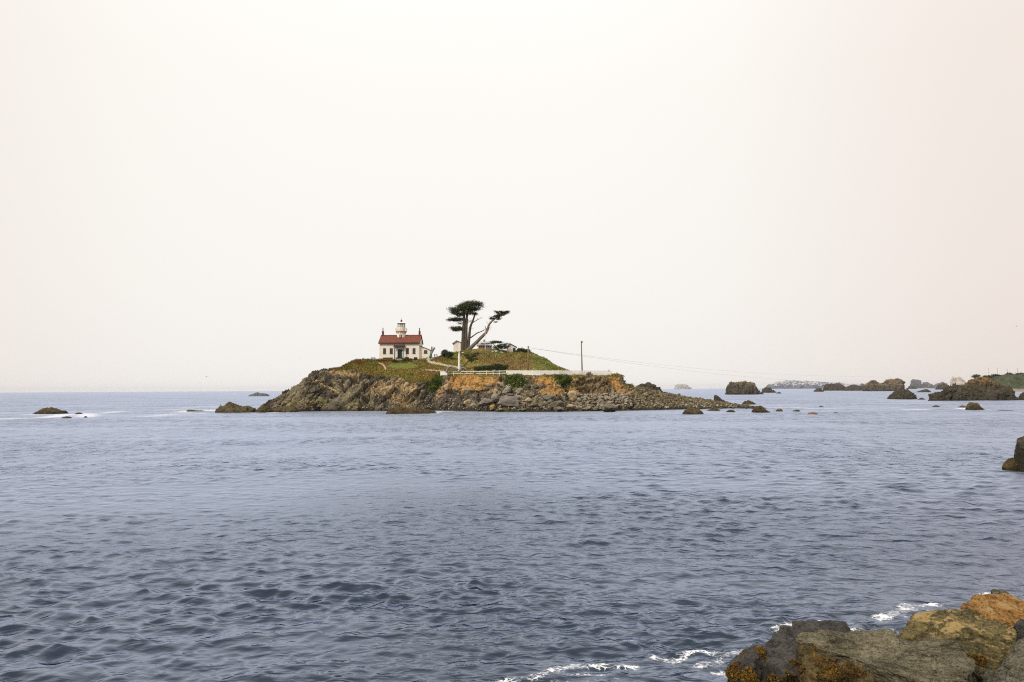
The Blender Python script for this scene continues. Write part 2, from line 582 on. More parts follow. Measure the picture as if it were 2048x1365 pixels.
def build_sea():
    r = [1.5, 3, 5, 7, 9]
    while r[-1] < 300:
        r.append(r[-1] + max(.045, .0046 * r[-1]))
    while r[-1] < 11500:
        r.append(r[-1] * 1.02)
    r = np.array(r)
    th = np.concatenate([np.arange(-180, -48, 4.0), np.arange(-48, -41, .5), np.arange(-41, 41, .125), np.arange(41, 48, .5), np.arange(48, 181, 4.0)])
    th = np.radians(th)
    nr, nc = len(r), len(th)
    X0 = r[:, None] * np.sin(th)[None]
    Y0 = r[:, None] * np.cos(th)[None]
    dr = np.gradient(r)
    Z = np.zeros_like(X0)
    DX, DY = np.zeros_like(X0), np.zeros_like(X0)
    p2 = np.stack([X0, Y0, np.zeros_like(X0)], -1)
    rg = np.random.default_rng(3)
    # wind patches: calmer and rougher water
    patch = np.clip(1 + .55 * noise3(p2 * np.array([.4, 1, 1]), 1 / 17.0, 5) + .65 * noise3(p2 * np.array([.4, 1, 1]), 1 / 4.0, 9), .25, 2.2)
    nw = 96
    for i in range(nw):
        lam = .17 * (2.9 / .17) ** ((i + rg.random() * .8) / nw)
        k = 2 * math.pi / lam
        ang = rg.normal(0, R(42) if lam < 1.2 else R(26))
        d0 = np.array([.22, -1.0])
        d0 /= np.hypot(*d0)
        dx, dy = d0[0] * math.cos(ang) - d0[1] * math.sin(ang), d0[0] * math.sin(ang) + d0[1] * math.cos(ang)
        slope = .042 * (1.0 if lam < .8 else (.8 / lam) ** 1.05) * (1 if lam > .5 else .85)
        a = slope / k
        fade = 1 - sstep(lam * .22, lam * .42, dr)
        m = fade > 0.001
        ph = k * (X0[m] * dx + Y0[m] * dy) + rg.random() * 6.283
        am = a * fade[m][:, None] * patch[m]
        Z[m] += am * np.cos(ph)
        s_ = am * np.sin(ph) * .75
        DX[m] -= s_ * dx
        DY[m] -= s_ * dy
    Z += .10 * np.cos(X0 * .04 - Y0 * .21 + 1.3) * (1 - sstep(200, 900, r))[:, None]
    V = np.stack([X0 + DX, Y0 + DY, Z], -1).reshape(-1, 3)
    foam = foam_mask(X0, Y0)
    o = obj_np('sea', V, grid_faces(nr, nc), MATS['water'])
    o.data.attributes.new('foam', 'FLOAT', 'POINT').data.foreach_set('value', foam.ravel().astype(np.float32))
    o.data.update()
    return tag(o, 'blue grey choppy sea water around the island', 'sea', kind='structure')

def water_material():
    m, n, l, bsdf = _mat('water')
    g = n.new('ShaderNodeNewGeometry')
    pos = g.outputs['Position']
    at = n.new('ShaderNodeAttribute')
    at.attribute_name = 'foam'
    env = at.outputs['Fac']
    sx = _map(n, l, pos, (.55, 1, 1), (0, 0, R(12)))
    big = _noise(n, l, _map(n, l, pos, (.45, 1, 1), (0, 0, R(8))), .30, 3, .55)
    mid = _noise(n, l, sx, .85, 2, .5, .3)
    ra = _noise(n, l, sx, 1.9, 2, .5, .5)
    rb = _noise(n, l, _map(n, l, pos, (.7, 1, 1), (0, 0, R(-14))), 6.5, 2, .5, .4)
    slick = _rng(n, l, _noise(n, l, _map(n, l, pos, (.35, 1, 1), (0, 0, R(6))), .045, 4, .6), .36, .62, .35, 1.3)
    def cusp(x, e_):                       # flat between, sharp at the crests
        return _math(n, l, 'POWER', x, e_)
    hr = _math(n, l, 'ADD', _math(n, l, 'MULTIPLY', cusp(ra, 4.0), .21), _math(n, l, 'MULTIPLY', rb, .022))
    hr = _math(n, l, 'ADD', _math(n, l, 'MULTIPLY', cusp(mid, 3.0), .22), hr)
    ln_ = n.new('ShaderNodeVectorMath')
    ln_.operation = 'LENGTH'
    l.new(pos, ln_.inputs[0])
    dist = ln_.outputs['Value']
    # cat's-paws: short ruffled and smooth strips, stronger on the open water
    paw = _noise(n, l, _map(n, l, pos, (.6, .22, 1), (0, 0, R(3))), 1.0, 4, .65)
    paw = _rng(n, l, paw, .38, .68, .5, 2.6)
    far = _rng(n, l, dist, 25.0, 90.0)
    amp = _math(n, l, 'MULTIPLY', slick, _math(n, l, 'ADD', _math(n, l, 'SUBTRACT', 1.0, far), _math(n, l, 'MULTIPLY', far, paw)))
    hgt = _math(n, l, 'ADD', _math(n, l, 'MULTIPLY', hr, amp), _math(n, l, 'MULTIPLY', big, .06))
    # lace of foam
    v = n.new('ShaderNodeTexVoronoi')
    v.feature = 'DISTANCE_TO_EDGE'
    v.inputs['Scale'].default_value = 4.2
    dn = n.new('ShaderNodeTexNoise')
    dn.inputs['Scale'].default_value = 2.2
    dn.inputs['Detail'].default_value = 5
    l.new(pos, dn.inputs['Vector'])
    ad = n.new('ShaderNodeVectorMath')
    ad.operation = 'MULTIPLY_ADD'
    l.new(dn.outputs['Color'], ad.inputs[0])
    ad.inputs[1].default_value = (.9, .9, .9)
    l.new(pos, ad.inputs[2])
    l.new(ad.outputs[0], v.inputs['Vector'])
    lace = _rng(n, l, v.outputs['Distance'], .16, .0)
    nz = _noise(n, l, pos, 1.9, 8, .75)
    brk = _rng(n, l, _noise(n, l, pos, 1.7, 6, .7), .38, .55)
    fm = _math(n, l, 'ADD', _math(n, l, 'MULTIPLY', env, .60), _math(n, l, 'ADD', _math(n, l, 'MULTIPLY', nz, .74), _math(n, l, 'MULTIPLY', lace, .18)))
    fm = _math(n, l, 'MULTIPLY', _rng(n, l, fm, .84, 1.06), _math(n, l, 'MULTIPLY', _rng(n, l, env, .05, .35), _math(n, l, 'ADD', .15, _math(n, l, 'MULTIPLY', brk, .85))))
    deep = _mixc(n, l, _noise(n, l, pos, .03, 2), (.010, .019, .032), (.015, .026, .041))
    bp = n.new('ShaderNodeBump')
    bp.inputs['Strength'].default_value = 1.0
    bp.inputs['Distance'].default_value = 1.0
    l.new(hgt, bp.inputs['Height'])
    fr = n.new('ShaderNodeFresnel')
    fr.inputs['IOR'].default_value = 1.85
    l.new(bp.outputs[0], fr.inputs['Normal'])
    dif = n.new('ShaderNodeBsdfDiffuse')
    l.new(deep, dif.inputs['Color'])
    gl = n.new('ShaderNodeBsdfGlossy')
    gl.inputs['Color'].default_value = (.73, .81, 1.0, 1)
    # open water away from the shore is ruffled by more wind than the lee under the rocks
    l.new(_rng(n, l, dist, 16.0, 62.0, .08, .40), gl.inputs['Roughness'])
    l.new(bp.outputs[0], gl.inputs['Normal'])
    wm = n.new('ShaderNodeMixShader')
    fcv = _ramp(n, l, fr.outputs[0], [(.07, (.01,) * 3), (.13, (.055,) * 3), (.22, (.25,) * 3), (.33, (.44,) * 3), (.62, (.62,) * 3), (1.0, (.84,) * 3)])
    l.new(fcv, wm.inputs[0])
    l.new(dif.outputs[0], wm.inputs[1])
    l.new(gl.outputs[0], wm.inputs[2])
    bsdf.inputs['Base Color'].default_value = (.86, .87, .88, 1)
    bsdf.inputs['Roughness'].default_value = .8
    fx = n.new('ShaderNodeMixShader')
    l.new(fm, fx.inputs[0])
    l.new(wm.outputs[0], fx.inputs[1])
    l.new(bsdf.outputs[0], fx.inputs[2])
    l.new(fx.outputs[0], n['Material Output'].inputs['Surface'])
    return m
water_material()
build_sea()

# ================================================================== ISLAND (one continuous terrain sheet)
def pl(pts):
    a = np.array(pts, float)
    return lambda x: np.interp(x, a[:, 0], a[:, 1])
W_y = pl([(515, 819), (540, 822), (600, 823.5), (640, 822), (700, 823), (780, 823), (870, 822), (1000, 823), (1100, 824), (1200, 822), (1290, 820), (1375, 818.5), (1465, 817), (1534, 817)])
F_y = pl([(515, 818.5), (540, 812), (563, 806), (586, 806), (620, 804), (700, 803), (780, 808), (870, 806), (900, 801), (1000, 801), (1100, 801), (1150, 799), (1200, 795), (1240, 795), (1255, 796), (1300, 806), (1376, 810), (1430, 812.5), (1465, 814), (1534, 816.9)])
M_y = pl([(515, 818.2), (540, 805), (563, 795), (586, 791), (612, 782), (625, 775), (645, 771), (670, 768), (700, 765), (740, 770), (780, 780), (830, 785), (870, 790), (890, 785), (930, 782), (1000, 782), (1060, 781), (1120, 781), (1180, 783), (1238, 778), (1250, 786), (1300, 798), (1376, 804.5), (1430, 808.5), (1465, 812), (1534, 816.8)])
T_y = pl([(515, 818), (540, 801.5), (563, 791.5), (586, 784), (600, 778), (612, 767), (625, 756), (645, 753), (670, 750), (690, 748), (712, 745), (740, 747), (760, 749), (790, 758), (830, 762), (855, 760), (870, 765), (885, 757), (894, 752.3), (1000, 752), (1238, 752.5), (1246, 765), (1252, 773), (1275, 778.5), (1323, 789.5), (1376, 798), (1430, 804.6), (1465, 810), (1534, 816.7)])
G_y = pl([(515, 817.8), (540, 800.4), (563, 790.4), (586, 782.4), (600, 776.4), (612, 764), (625, 749.5), (645, 747), (670, 743), (690, 740), (712, 735), (735, 733), (760, 735), (800, 738), (840, 738.5), (870, 744), (885, 747), (905, 748), (1000, 749.5), (1137, 750), (1238, 752.2), (1246, 764.3), (1252, 771.8), (1275, 776.5), (1323, 787.2), (1376, 796), (1430, 803.3), (1465, 808.7), (1534, 816.65)])
H_y = pl([(515, 817.7), (540, 800), (563, 790), (586, 781.8), (600, 775.6), (612, 762.5), (625, 747), (645, 744), (670, 739), (690, 735), (712, 727), (735, 725), (760, 724.5), (800, 724), (840, 723.5), (870, 722), (905, 722), (960, 720), (1000, 720), (1056, 721), (1085, 729), (1105, 737), (1118, 742), (1137, 747), (1150, 751.5), (1238, 752), (1246, 764), (1252, 771), (1275, 775.6), (1323, 786.3), (1376, 795.1), (1430, 802.8), (1465, 808.1), (1534, 816.62)])
C_y = pl([(515, 817.6), (520, 815), (540, 799.7), (563, 789.7), (568, 783.5), (586, 781.4), (594, 784), (599, 775), (611, 761.5), (618, 750), (624, 745.7), (636, 748), (642.6, 742.4), (657.5, 739), (672.5, 736.5), (681, 737.6), (689, 731.6), (702, 724), (712, 720.3), (735, 719.6), (759, 719), (840, 718.7), (870, 714.5), (876, 713), (907, 706), (923, 703), (947, 700), (984, 698.5), (1009, 701), (1033, 702.5), (1042, 699), (1057, 701.5), (1065, 706), (1084.5, 714), (1099, 721), (1106.5, 728), (1118, 734.4), (1137, 741.3), (1150, 751), (1238, 751.6), (1245.6, 763.5), (1251, 769.9), (1274, 775), (1323, 785.7), (1376, 794.5), (1428, 802.4), (1464, 807.7), (1499, 813), (1534, 816.6)])
C_d = pl([(515, 217), (563, 222), (612, 227), (712, 234), (759, 236.5), (840, 236.5), (876, 241), (907, 246), (1042, 249), (1100, 246), (1137, 242), (1150, 238), (1238, 227), (1250, 221), (1323, 221), (1376, 224), (1430, 226), (1464, 227), (1534, 222)])
FR = {  # share of the way from waterline to crest, per region
    'F': pl([(515, .2), (700, .18), (800, .18), (885, .14), (1100, .13), (1238, .22), (1260, .3), (1534, .3)]),
    'M': pl([(515, .4), (700, .38), (800, .3), (885, .22), (1100, .2), (1238, .40), (1260, .5), (1534, .5)]),
    'T': pl([(515, .6), (700, .6), (760, .52), (820, .45), (885, .30), (1100, .28), (1225, .5), (1245, .65), (1260, .75), (1534, .75)]),
    'G': pl([(515, .8), (700, .8), (800, .66), (885, .5), (1100, .5), (1225, .75), (1260, .88), (1534, .88)]),
    'H': pl([(515, .92), (700, .92), (800, .88), (885, .78), (1100, .8), (1225, .9), (1260, .95), (1534, .95)]),
}
K_off = pl([(515, 3), (600, 8), (700, 14), (880, 18), (1100, 20), (1180, 14), (1240, 10), (1262, 5), (1534, 2)])
B_off = pl([(515, 9), (600, 25), (700, 40), (1100, 50), (1240, 28), (1270, 14), (1534, 6)])

def ell(px, py, cx, cy, rx, ry, ang=0, soft=.35, jit=0):
    a = R(ang)
    dx, dy = px - cx, py - cy
    u = (dx * math.cos(a) + dy * math.sin(a)) / rx
    v = (-dx * math.sin(a) + dy * math.cos(a)) / ry
    return 1 - sstep(1 - soft, 1 + soft, np.hypot(u, v) + jit)
def stroke(px, py, pts, w, jit=0):
    d = np.full(px.shape, 1e9)
    for (ax, ay), (bx, by) in zip(pts[:-1], pts[1:]):
        ex, ey = bx - ax, by - ay
        t = np.clip(((px - ax) * ex + (py - ay) * ey) / (ex * ex + ey * ey), 0, 1)
        d = np.minimum(d, np.hypot(px - ax - t * ex, py - ay - t * ey))
    return 1 - sstep(w * .6, w * 1.25, d + jit * w)

def build_island():
    cols = np.arange(515, 1534.1, .72)
    nC = len(cols)
    wy = W_y(cols)
    wd = wdepth(cols, wy)
    cd = np.maximum(C_d(cols), wd + 1.5)
    rows = [(wy, wd)]
    for k, fy in (('F', F_y), ('M', M_y), ('T', T_y), ('G', G_y), ('H', H_y)):
        rows.append((fy(cols), wd + FR[k](cols) * (cd - wd)))
    rows.append((C_y(cols), cd))
    cnt = [42, 34, 40, 22, 24, 24]
    PY, PD = [], []
    for j, nseg in enumerate(cnt):
        (y0, d0), (y1, d1) = rows[j], rows[j + 1]
        for t in np.arange(nseg) / nseg:
            PY.append(y0 + (y1 - y0) * t)
            PD.append(d0 + (d1 - d0) * t)
    PY.append(rows[-1][0])
    PD.append(rows[-1][1])
    PY, PD = np.array(PY), np.array(PD)
    # blur the rows a little so that the control lines leave no creases
    for _ in range(5):
        PD[1:-1] = (PD[:-2] + 2 * PD[1:-1] + PD[2:]) / 4
        PY[1:-1] = (PY[:-2] + 2 * PY[1:-1] + PY[2:]) / 4
    PX = np.broadcast_to(cols, PY.shape)
    V = P(PX, PY, PD)
    nF = len(PY)
    crest = V[-1]
    back = []
    for t in np.linspace(.1, 1, 10):
        q = crest.copy()
        q[:, 1] += K_off(cols) * t
        q[:, 2] = crest[:, 2] * (1 - .05 * t * t) - .3 * t
        back.append(q)
    k_ = back[-1]
    for t in np.linspace(.15, 1, 8):
        q = k_.copy()
        q[:, 1] += (B_off(cols) - K_off(cols)) * t
        q[:, 2] = k_[:, 2] * (1 - t ** 1.5) - 2.0 * t
        back.append(q)
    front = []
    for t in (1.0, .5):
        q = V[0].copy()
        q[:, 1] -= 3.0 * t
        q[:, 2] = -2.5 * t
        front.append(q)
    V = np.concatenate([np.array(front), V, np.array(back)])
    PYa = np.concatenate([np.array([PY[0] + 6, PY[0] + 3]), PY, np.repeat(PY[-1:] - 3, len(back), 0)])
    PXa = np.broadcast_to(cols, PYa.shape)
    isback = np.zeros(PYa.shape)
    isback[nF + 2:] = 1
    PX, PY = PXa, PYa
    q = V
    # ---------------- zones
    j1 = fbm(q, .35, 4, 3) * .35
    j2 = fbm(q, 1.1, 3, 8) * .30
    grassline = pl([(515, 700), (640, 700), (655, 741), (690, 745), (700, 741), (735, 746), (760, 749), (790, 757), (820, 766), (850, 765), (870, 760), (890, 753), (1000, 752.5), (1238, 753.5), (1250, 770), (1256, 775), (1270, 770), (1300, 700), (1534, 700)])
    grass = 1 - sstep(-3.0, 3.0, PY - grassline(PX) + (j1 + j2) * 9)
    grass *= sstep(640, 690, PX + j1 * 30)
    grass = np.where(isback > 0, np.where(PX > 1245, 0, grass), grass)
    rock = 1 - grass
    soil = np.maximum.reduce([
        ell(PX, PY, 948, 761, 60, 11, 0, .3, j1 * .6 + j2 * .6), ell(PX, PY, 1096, 768, 26, 15, 20, .4, j1 * .7 + j2 * .7), ell(PX, PY, 1120, 784, 34, 6, 0, .5, j1 + j2),
        ell(PX, PY, 1145, 760, 9, 6, 0, .5, j2), ell(PX, PY, 1228, 765, 20, 10, 45, .4, j1 + j2), ell(PX, PY, 1255, 785, 14, 6, 20, .5, j1 + j2), ell(PX, PY, 935, 776, 45, 8, 0, .5, j1 + j2)])
    tan = np.maximum.reduce([
        stroke(PX, PY, [(626, 759), (640, 766), (652, 773), (664, 779), (677, 786)], 2.4, j2), stroke(PX, PY, [(660, 744), (690, 746), (715, 752)], 5, j1 * 2),
        ell(PX, PY, 765, 782, 30, 14, 10, .5, j1 + j2), ell(PX, PY, 800, 800, 24, 12, 0, .5, j1 + j2), ell(PX, PY, 812, 774, 26, 16, 0, .5, j1 + j2),
        ell(PX, PY, 1190, 770, 60, 14, 0, .6, j1 + j2) * .5, ell(PX, PY, 884, 782, 10, 18, 20, .4, j1 + j2)])
    lichen = np.maximum.reduce([ell(PX, PY, 636, 803, 20, 9, 15, .5, j2), ell(PX, PY, 582, 806, 8, 8, 0, .4, j2), ell(PX, PY, 715, 808, 25, 9, 0, .6, j1 + j2) * .6])
    dkgr = np.maximum.reduce([ell(PX, PY, 905, 797, 45, 14, 0, .5, j1 + j2), ell(PX, PY, 975, 797, 60, 9, 0, .5, j1 + j2), ell(PX, PY, 640, 785, 40, 14, 30, .6, j1 + j2) * .6])
    bank_brown = ell(PX, PY, 1175, 778, 55, 18, 0, .5, j1 + j2)  # brown ground of the eastern bluff face
    tongue = sstep(1250, 1290, PX + j1 * 40) * (PY > 770)
    green1 = ell(PX, PY, 871, 768, 9.5, 19, 35, .25, j2 * .5)
    green2 = np.maximum(ell(PX, PY, 1028, 765, 23, 15, 15, .3, j2 + j1 * .5), ell(PX, PY, 1125, 762, 14, 12, 0, .4, j2 + j1))
    # ---------------- relief
    disp = np.zeros(PX.shape)
    a = R(54)                                   # dipping beds on the western head
    s1 = q[..., 0] * math.sin(a) - q[..., 2] * math.cos(a)
    s2 = q[..., 0] * math.cos(a) + q[..., 2] * math.sin(a)
    bed = np.stack([s1 * 1.0, s2 * .22, q[..., 1] * .35], -1)
    bv, be = cells(bed + .5 * fbm(q, .5, 2, 31)[..., None], .44, 41)
    bv2, be2 = cells(bed + .3 * fbm(q, 1.2, 2, 33)[..., None], 1.7, 43)
    west = 1 - sstep(840, 900, PX + j1 * 30)
    fv1, fe1 = facets(bed * np.array([1, 1, 1]) + .3 * fbm(q, .8, 2, 35)[..., None], .38, 45)
    fv2, fe2 = facets(q + .25 * fbm(q, 1.0, 2, 36)[..., None], .42, 47)
    fv3, fe3 = facets(q, 1.1, 49)
    face = sstep(0, 8, W_y(PX) - PY)
    dw = (bv * .75 + fv1 * 1.1 + fv3 * .12 + bv2 * .30 - 1.2 * (1 - sstep(0, .10, be)) - .22 * (1 - sstep(0, .15, be2))) + .5 * fbm(q, .18, 3, 51) + .22 * ridged(q, 1.3, 3, 53)
    ev, ee = cells(q * np.array([1, 1, 1.3]) + .4 * fbm(q, .7, 2, 61)[..., None], .55, 63)
    ev2, ee2 = cells(q + .3 * fbm(q, 1.4, 2, 66)[..., None], 1.5, 67)
    de = ev * .5 + fv2 * 1.4 + fv3 * .2 + ev2 * .25 - .4 * (1 - sstep(0, .15, ee)) - .15 * (1 - sstep(0, .15, ee2)) + .5 * fbm(q, .25, 3, 71) + .18 * ridged(q, 1.1, 4, 73)
    smooth_soil = np.clip(soil * 1.2, 0, 1)
    de = de * (1 - .65 * smooth_soil) + smooth_soil * .22 * ridged(q * np.array([1.6, 1, .8]), .9, 4, 75)
    tg = .3 * fbm(q, .8, 4, 81) + .3 * ridged(q, 1.3, 4, 83) + .7 * fv3
    rd = west * dw + (1 - west) * de
    rd = rd * (1 - tongue) + tongue * tg
    gd = .35 * fbm(q, .22, 3, 91) + .16 * fbm(q, 1.2, 4, 93) + .08 * ridged(q, 2.6, 2, 95)
    disp = rock * rd * (0.35 + .65 * face) + grass * gd * .8
    caves = np.maximum.reduce([ell(PX, PY, 729, 806, 8, 18, 35, .3), ell(PX, PY, 661, 769, 7, 4, 20, .5), ell(PX, PY, 712, 757, 5, 4, 0, .5), ell(PX, PY, 668, 794, 8, 3.5, -20, .5),
                               ell(PX, PY, 837, 783, 4, 11, 35, .4), ell(PX, PY, 815, 800, 3, 8, 45, .4), ell(PX, PY, 1136, 785, 5, 8, 0, .5)])
    disp -= caves * 1.9
    disp += np.maximum(green1, green2 * .7) * (.55 + .6 * fbm(q, 1.0, 3, 97)) * rock
    # lawn and path lie flat
    lawn = ell(PX, PY, 806, 732.5, 31, 6.0, 0, .25)
    houseflat = np.maximum(ell(PX, PY, 800, 719, 62, 4, 0, .3), (isback > 0) * sstep(745, 757, PX) * (1 - sstep(862, 880, PX)))
    path = np.maximum.reduce([stroke(PX, PY, [(878, 712.5), (866, 716), (855, 720), (860, 724), (875, 728), (895, 732), (925, 738)], 2.3, j2 * .4),
                              stroke(PX, PY, [(850, 740.5), (866, 742), (885, 744)], 1.4, 0), stroke(PX, PY, [(756, 726), (766, 731), (771, 738)], 1.6, j2)])
    flat = np.clip(np.maximum.reduce([lawn, houseflat, path]), 0, 1)
    disp *= 1 - .92 * flat
    # normals of the undisplaced sheet
    du = np.gradient(V, axis=1)
    dv = np.gradient(V, axis=0)
    N = np.cross(du, dv)
    N /= np.linalg.norm(N, axis=-1, keepdims=True) + 1e-9
    for _ in range(3):
        N[1:-1] = (N[:-2] + 2 * N[1:-1] + N[2:])
        N /= np.linalg.norm(N, axis=-1, keepdims=True) + 1e-9
    edge = sstep(515, 535, PX) * (1 - sstep(1515, 1534, PX))
    ampx = .6 + .4 * (1 - sstep(1250, 1330, PX))
    ampx *= sstep(515, 590, PX) * .7 + .3
    V = V + N * (disp * edge * ampx)[..., None]
    # ---------------- colours of the ground itself
    def mix(c, f, k):
        return c * (1 - f[..., None]) + np.array(k) * f[..., None]
    n1 = fbm(q, .5, 4, 101) * .5 + .5
    n2 = fbm(q, 1.7, 4, 103) * .5 + .5
    c = np.zeros(PX.shape + (3,))
    c = mix(c, np.ones(PX.shape), (.105, .088, .060))
    c = mix(c, sstep(.25, .8, n1), (.215, .178, .108))
    c = mix(c, sstep(.55, .95, n2) * .7, (.36, .29, .175))
    c = mix(c, sstep(.45, .05, n2) * .8, (.040, .036, .028))
    nL = fbm(q * np.array([1, .6, 1.2]), .13, 3, 107) * .5 + .5
    c = mix(c, sstep(.52, .30, nL) * .75, (.060, .052, .040))
    bedc = sstep(.1, .9, bv) * west * .55
    c = mix(c, bedc, (.28, .24, .155))
    c = mix(c, sstep(-.1, -.8, bv) * west * .75, (.050, .046, .038))
    c = mix(c, dkgr * .7, (.125, .105, .085))
    c = mix(c, tan * .75 * sstep(.25, .6, n2 + .15), (.46, .32, .16))
    c = mix(c, lichen * .7, (.30, .27, .13))
    c = mix(c, bank_brown * .55 * (1 - west), (.13, .085, .045))
    so = np.clip(soil, 0, 1) * sstep(.15, .5, n2 + .2)
    c = mix(c, so * .92, (.43, .235, .065))
    c = mix(c, so * sstep(.5, .1, n2) * .7, (.20, .10, .035))
    c = mix(c, so * sstep(.55, .9, n1) * .6, (.50, .31, .12))
    tc = np.array([.150, .125, .072]) * (.35 + 1.1 * n2[..., None])
    c = c * (1 - tongue[..., None] * .85) + tc * tongue[..., None] * .85
    # vegetation
    gcol = mix(np.zeros(c.shape), np.ones(PX.shape), (.225, .165, .032))
    hill = sstep(880, 930, PX)
    gcol = mix(gcol, sstep(.35, .75, n1), (.170, .168, .020))
    gcol = mix(gcol, sstep(.5, .9, n2) * .6, (.26, .185, .075))
    gcol = mix(gcol, sstep(.5, .1, n2) * .5, (.060, .065, .018))
    rust = np.maximum(ell(PX, PY, 712, 728, 30, 9, -10, .5, j1), ell(PX, PY, 860, 750, 28, 12, 0, .5, j1 + j2) * .7)
    gcol = mix(gcol, rust * .6, (.21, .095, .025))
    gcol = mix(gcol, ell(PX, PY, 755, 742, 18, 7, 0, .5, j1 + j2) * .7, (.20, .155, .018))
    dry = np.maximum(ell(PX, PY, 1020, 728, 38, 11, 0, .6, j1 + j2), ell(PX, PY, 975, 712, 16, 7, 0, .6, j1 + j2) * .7)
    gcol = mix(gcol, dry * .8, (.31, .205, .085))
    gcol = mix(gcol, ell(PX, PY, 1045, 708, 18, 7, 20, .5, j1 + j2) * .6, (.17, .09, .035))
    gr_e = np.maximum.reduce([ell(PX, PY, 1088, 730, 38, 16, 35, .5, j1 + j2), ell(PX, PY, 985, 712, 50, 7, 0, .6, j1 + j2) * .6, ell(PX, PY, 920, 708, 20, 6, 0, .6, j1) * .8])
    gcol = mix(gcol, gr_e * .75, (.085, .125, .018))
    gcol = mix(gcol, lawn, (.135, .150, .030))
    c = c * rock[..., None] + gcol * grass[..., None]
    c = mix(c, path, (.50, .41, .30))
    stones = sstep(.72, .86, noise3(q, 2.4, 111) * .5 + .5) * grass * (1 - lawn) * (1 - path) * sstep(.5, .7, n1)
    c = mix(c, stones * .8, (.42, .36, .28))
    c = mix(c, green1 * .95, (.075, .120, .012))
    c = mix(c, green2 * .85, (.060, .105, .012))
    # tidal band
    zz = V[..., 2] + .6 * fbm(q, .5, 3, 121)
    c = mix(c, (1 - sstep(.5, 1.5, zz)) * rock * .85, (.050, .042, .022))
    c = mix(c, (1 - sstep(.1, .55, zz)) * rock * .8, (.020, .018, .014))
    c = np.clip(c, .005, .9)
    nr_ = V.shape[0]
    o = obj_np('island', V.reshape(-1, 3), grid_faces(nr_, nC), MATS['island'])
    at_ = o.data.color_attributes.new('col', 'FLOAT_COLOR', 'POINT')
    at_.data.foreach_set('color', np.concatenate([c, np.ones(c.shape[:2] + (1,))], -1).astype(np.float32).ravel())
    tag(o, 'rocky grass topped island with dark cliffs and an orange earth bluff', 'island', kind='structure')
    return o, V, PX, PY, grass * (1 - lawn) * (1 - path) * (1 - houseflat * .5), lawn, green1, green2, isback, nF

def island_material():
    m, n, l, bsdf = _mat('island')
    g = n.new('ShaderNodeNewGeometry')
    pos = g.outputs['Position']
    a = n.new('ShaderNodeAttribute')
    a.attribute_name = 'col'
    f1 = _noise(n, l, pos, 2.2, 6, .7)
    f2 = _noise(n, l, pos, 7.0, 4, .7)
    v = _math(n, l, 'ADD', _math(n, l, 'MULTIPLY', f1, 1.45), _math(n, l, 'MULTIPLY', f2, .55))
    sc_ = n.new('ShaderNodeVectorMath')
    sc_.operation = 'SCALE'
    l.new(a.outputs['Color'], sc_.inputs[0])
    l.new(_rng(n, l, v, .6, 1.4, .45, 1.55), sc_.inputs['Scale'])
    l.new(sc_.outputs[0], bsdf.inputs['Base Color'])
    bsdf.inputs['Roughness'].default_value = .92
    bsdf.inputs['Specular IOR Level'].default_value = .15
    _bump(n, l, bsdf, v, .9, .14)
    return m
island_material()
ISL, IV, IPX, IPY, GRASS, LAWN, GREEN1, GREEN2, IBACK, NF = build_island()
_dg = bpy.context.evaluated_depsgraph_get()
BVH = BVHTree.FromPolygons([v.co for v in ISL.data.vertices], [p.vertices for p in ISL.data.polygons])
def hit(px, py):
    """the place on the island where the line of sight through a photo pixel lands"""
    v = ray(px, py)
    v = v / np.linalg.norm(v)
    loc, nor, i, d = BVH.ray_cast(Vector(EYE.tolist()), Vector(v.tolist()))
    if loc is None:
        w = water(px, py)
        return Vector(w.tolist()), Vector((0, 0, 1))
    if nor.z < 0 and nor.y > 0:
        nor = -nor
    if loc.z < 0:
        loc = Vector(water(px, py).tolist())
    return loc, nor
def ground(x, y):
    loc, nor, i, d = BVH.ray_cast(Vector((x, y, 80)), Vector((0, 0, -1)))
    return loc.z if loc is not None else 0.0

# ================================================================== MATERIALS OF THINGS
ST = ((0, R(36), 0), (2.6, 1.0, .55))
rock_mat('stack_dark', (.016, .015, .012), (.046, .039, .027), (.115, .095, .060), .35, wet=1.3, weed=(.030, .024, .012), bump=.25)
rock_mat('stack_olive', (.030, .025, .015), (.085, .068, .034), (.18, .14, .065), .5, wet=.9, weed=(.045, .030, .010), bump=.2)
rock_mat('stack_orange', (.020, .018, .012), (.058, .048, .028), (.14, .11, .055), .25, wet=1.5, weed=(.030, .024, .012), top=(.22, .125, .036), top_amt=.6, topz=(6.5, 9.5), bump=.3)
rock_mat('stack_tan', (.022, .019, .015), (.062, .053, .038), (.145, .120, .080), .3, wet=2.0, weed=(.035, .030, .020), top=(.22, .155, .08), top_amt=.5, topz=(7.0, 11.0), bump=.3)
rock_mat('stack_guano', (.22, .195, .17), (.46, .42, .375), (.74, .70, .65), .35, bump=.3)
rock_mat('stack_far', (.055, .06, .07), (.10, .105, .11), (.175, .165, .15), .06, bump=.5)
rock_mat('stack_hazeblue', (.05, .06, .085), (.09, .10, .13), (.22, .24, .30), .03, top=(.5, .5, .5), top_amt=.25, bump=.8)  # blue of the hazy distance is put into the rock colour
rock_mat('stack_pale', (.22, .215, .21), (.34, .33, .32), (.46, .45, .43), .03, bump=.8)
rock_mat('stack_weed', (.020, .017, .010), (.055, .042, .016), (.12, .09, .03), 1.0, wet=.5, weed=(.035, .022, .006), bump=.12)
rock_mat('stack_red', (.07, .035, .02), (.16, .075, .035), (.25, .13, .06), 1.0, bump=.12)
rock_mat('beach_grey', (.13, .115, .090), (.235, .205, .155), (.37, .33, .25), .9, bump=.10, wet=.75, weed=(.040, .030, .014))
rock_mat('beach_dark', (.060, .054, .045), (.125, .110, .080), (.22, .19, .14), .9, wet=.8, weed=(.045, .032, .012), bump=.10)
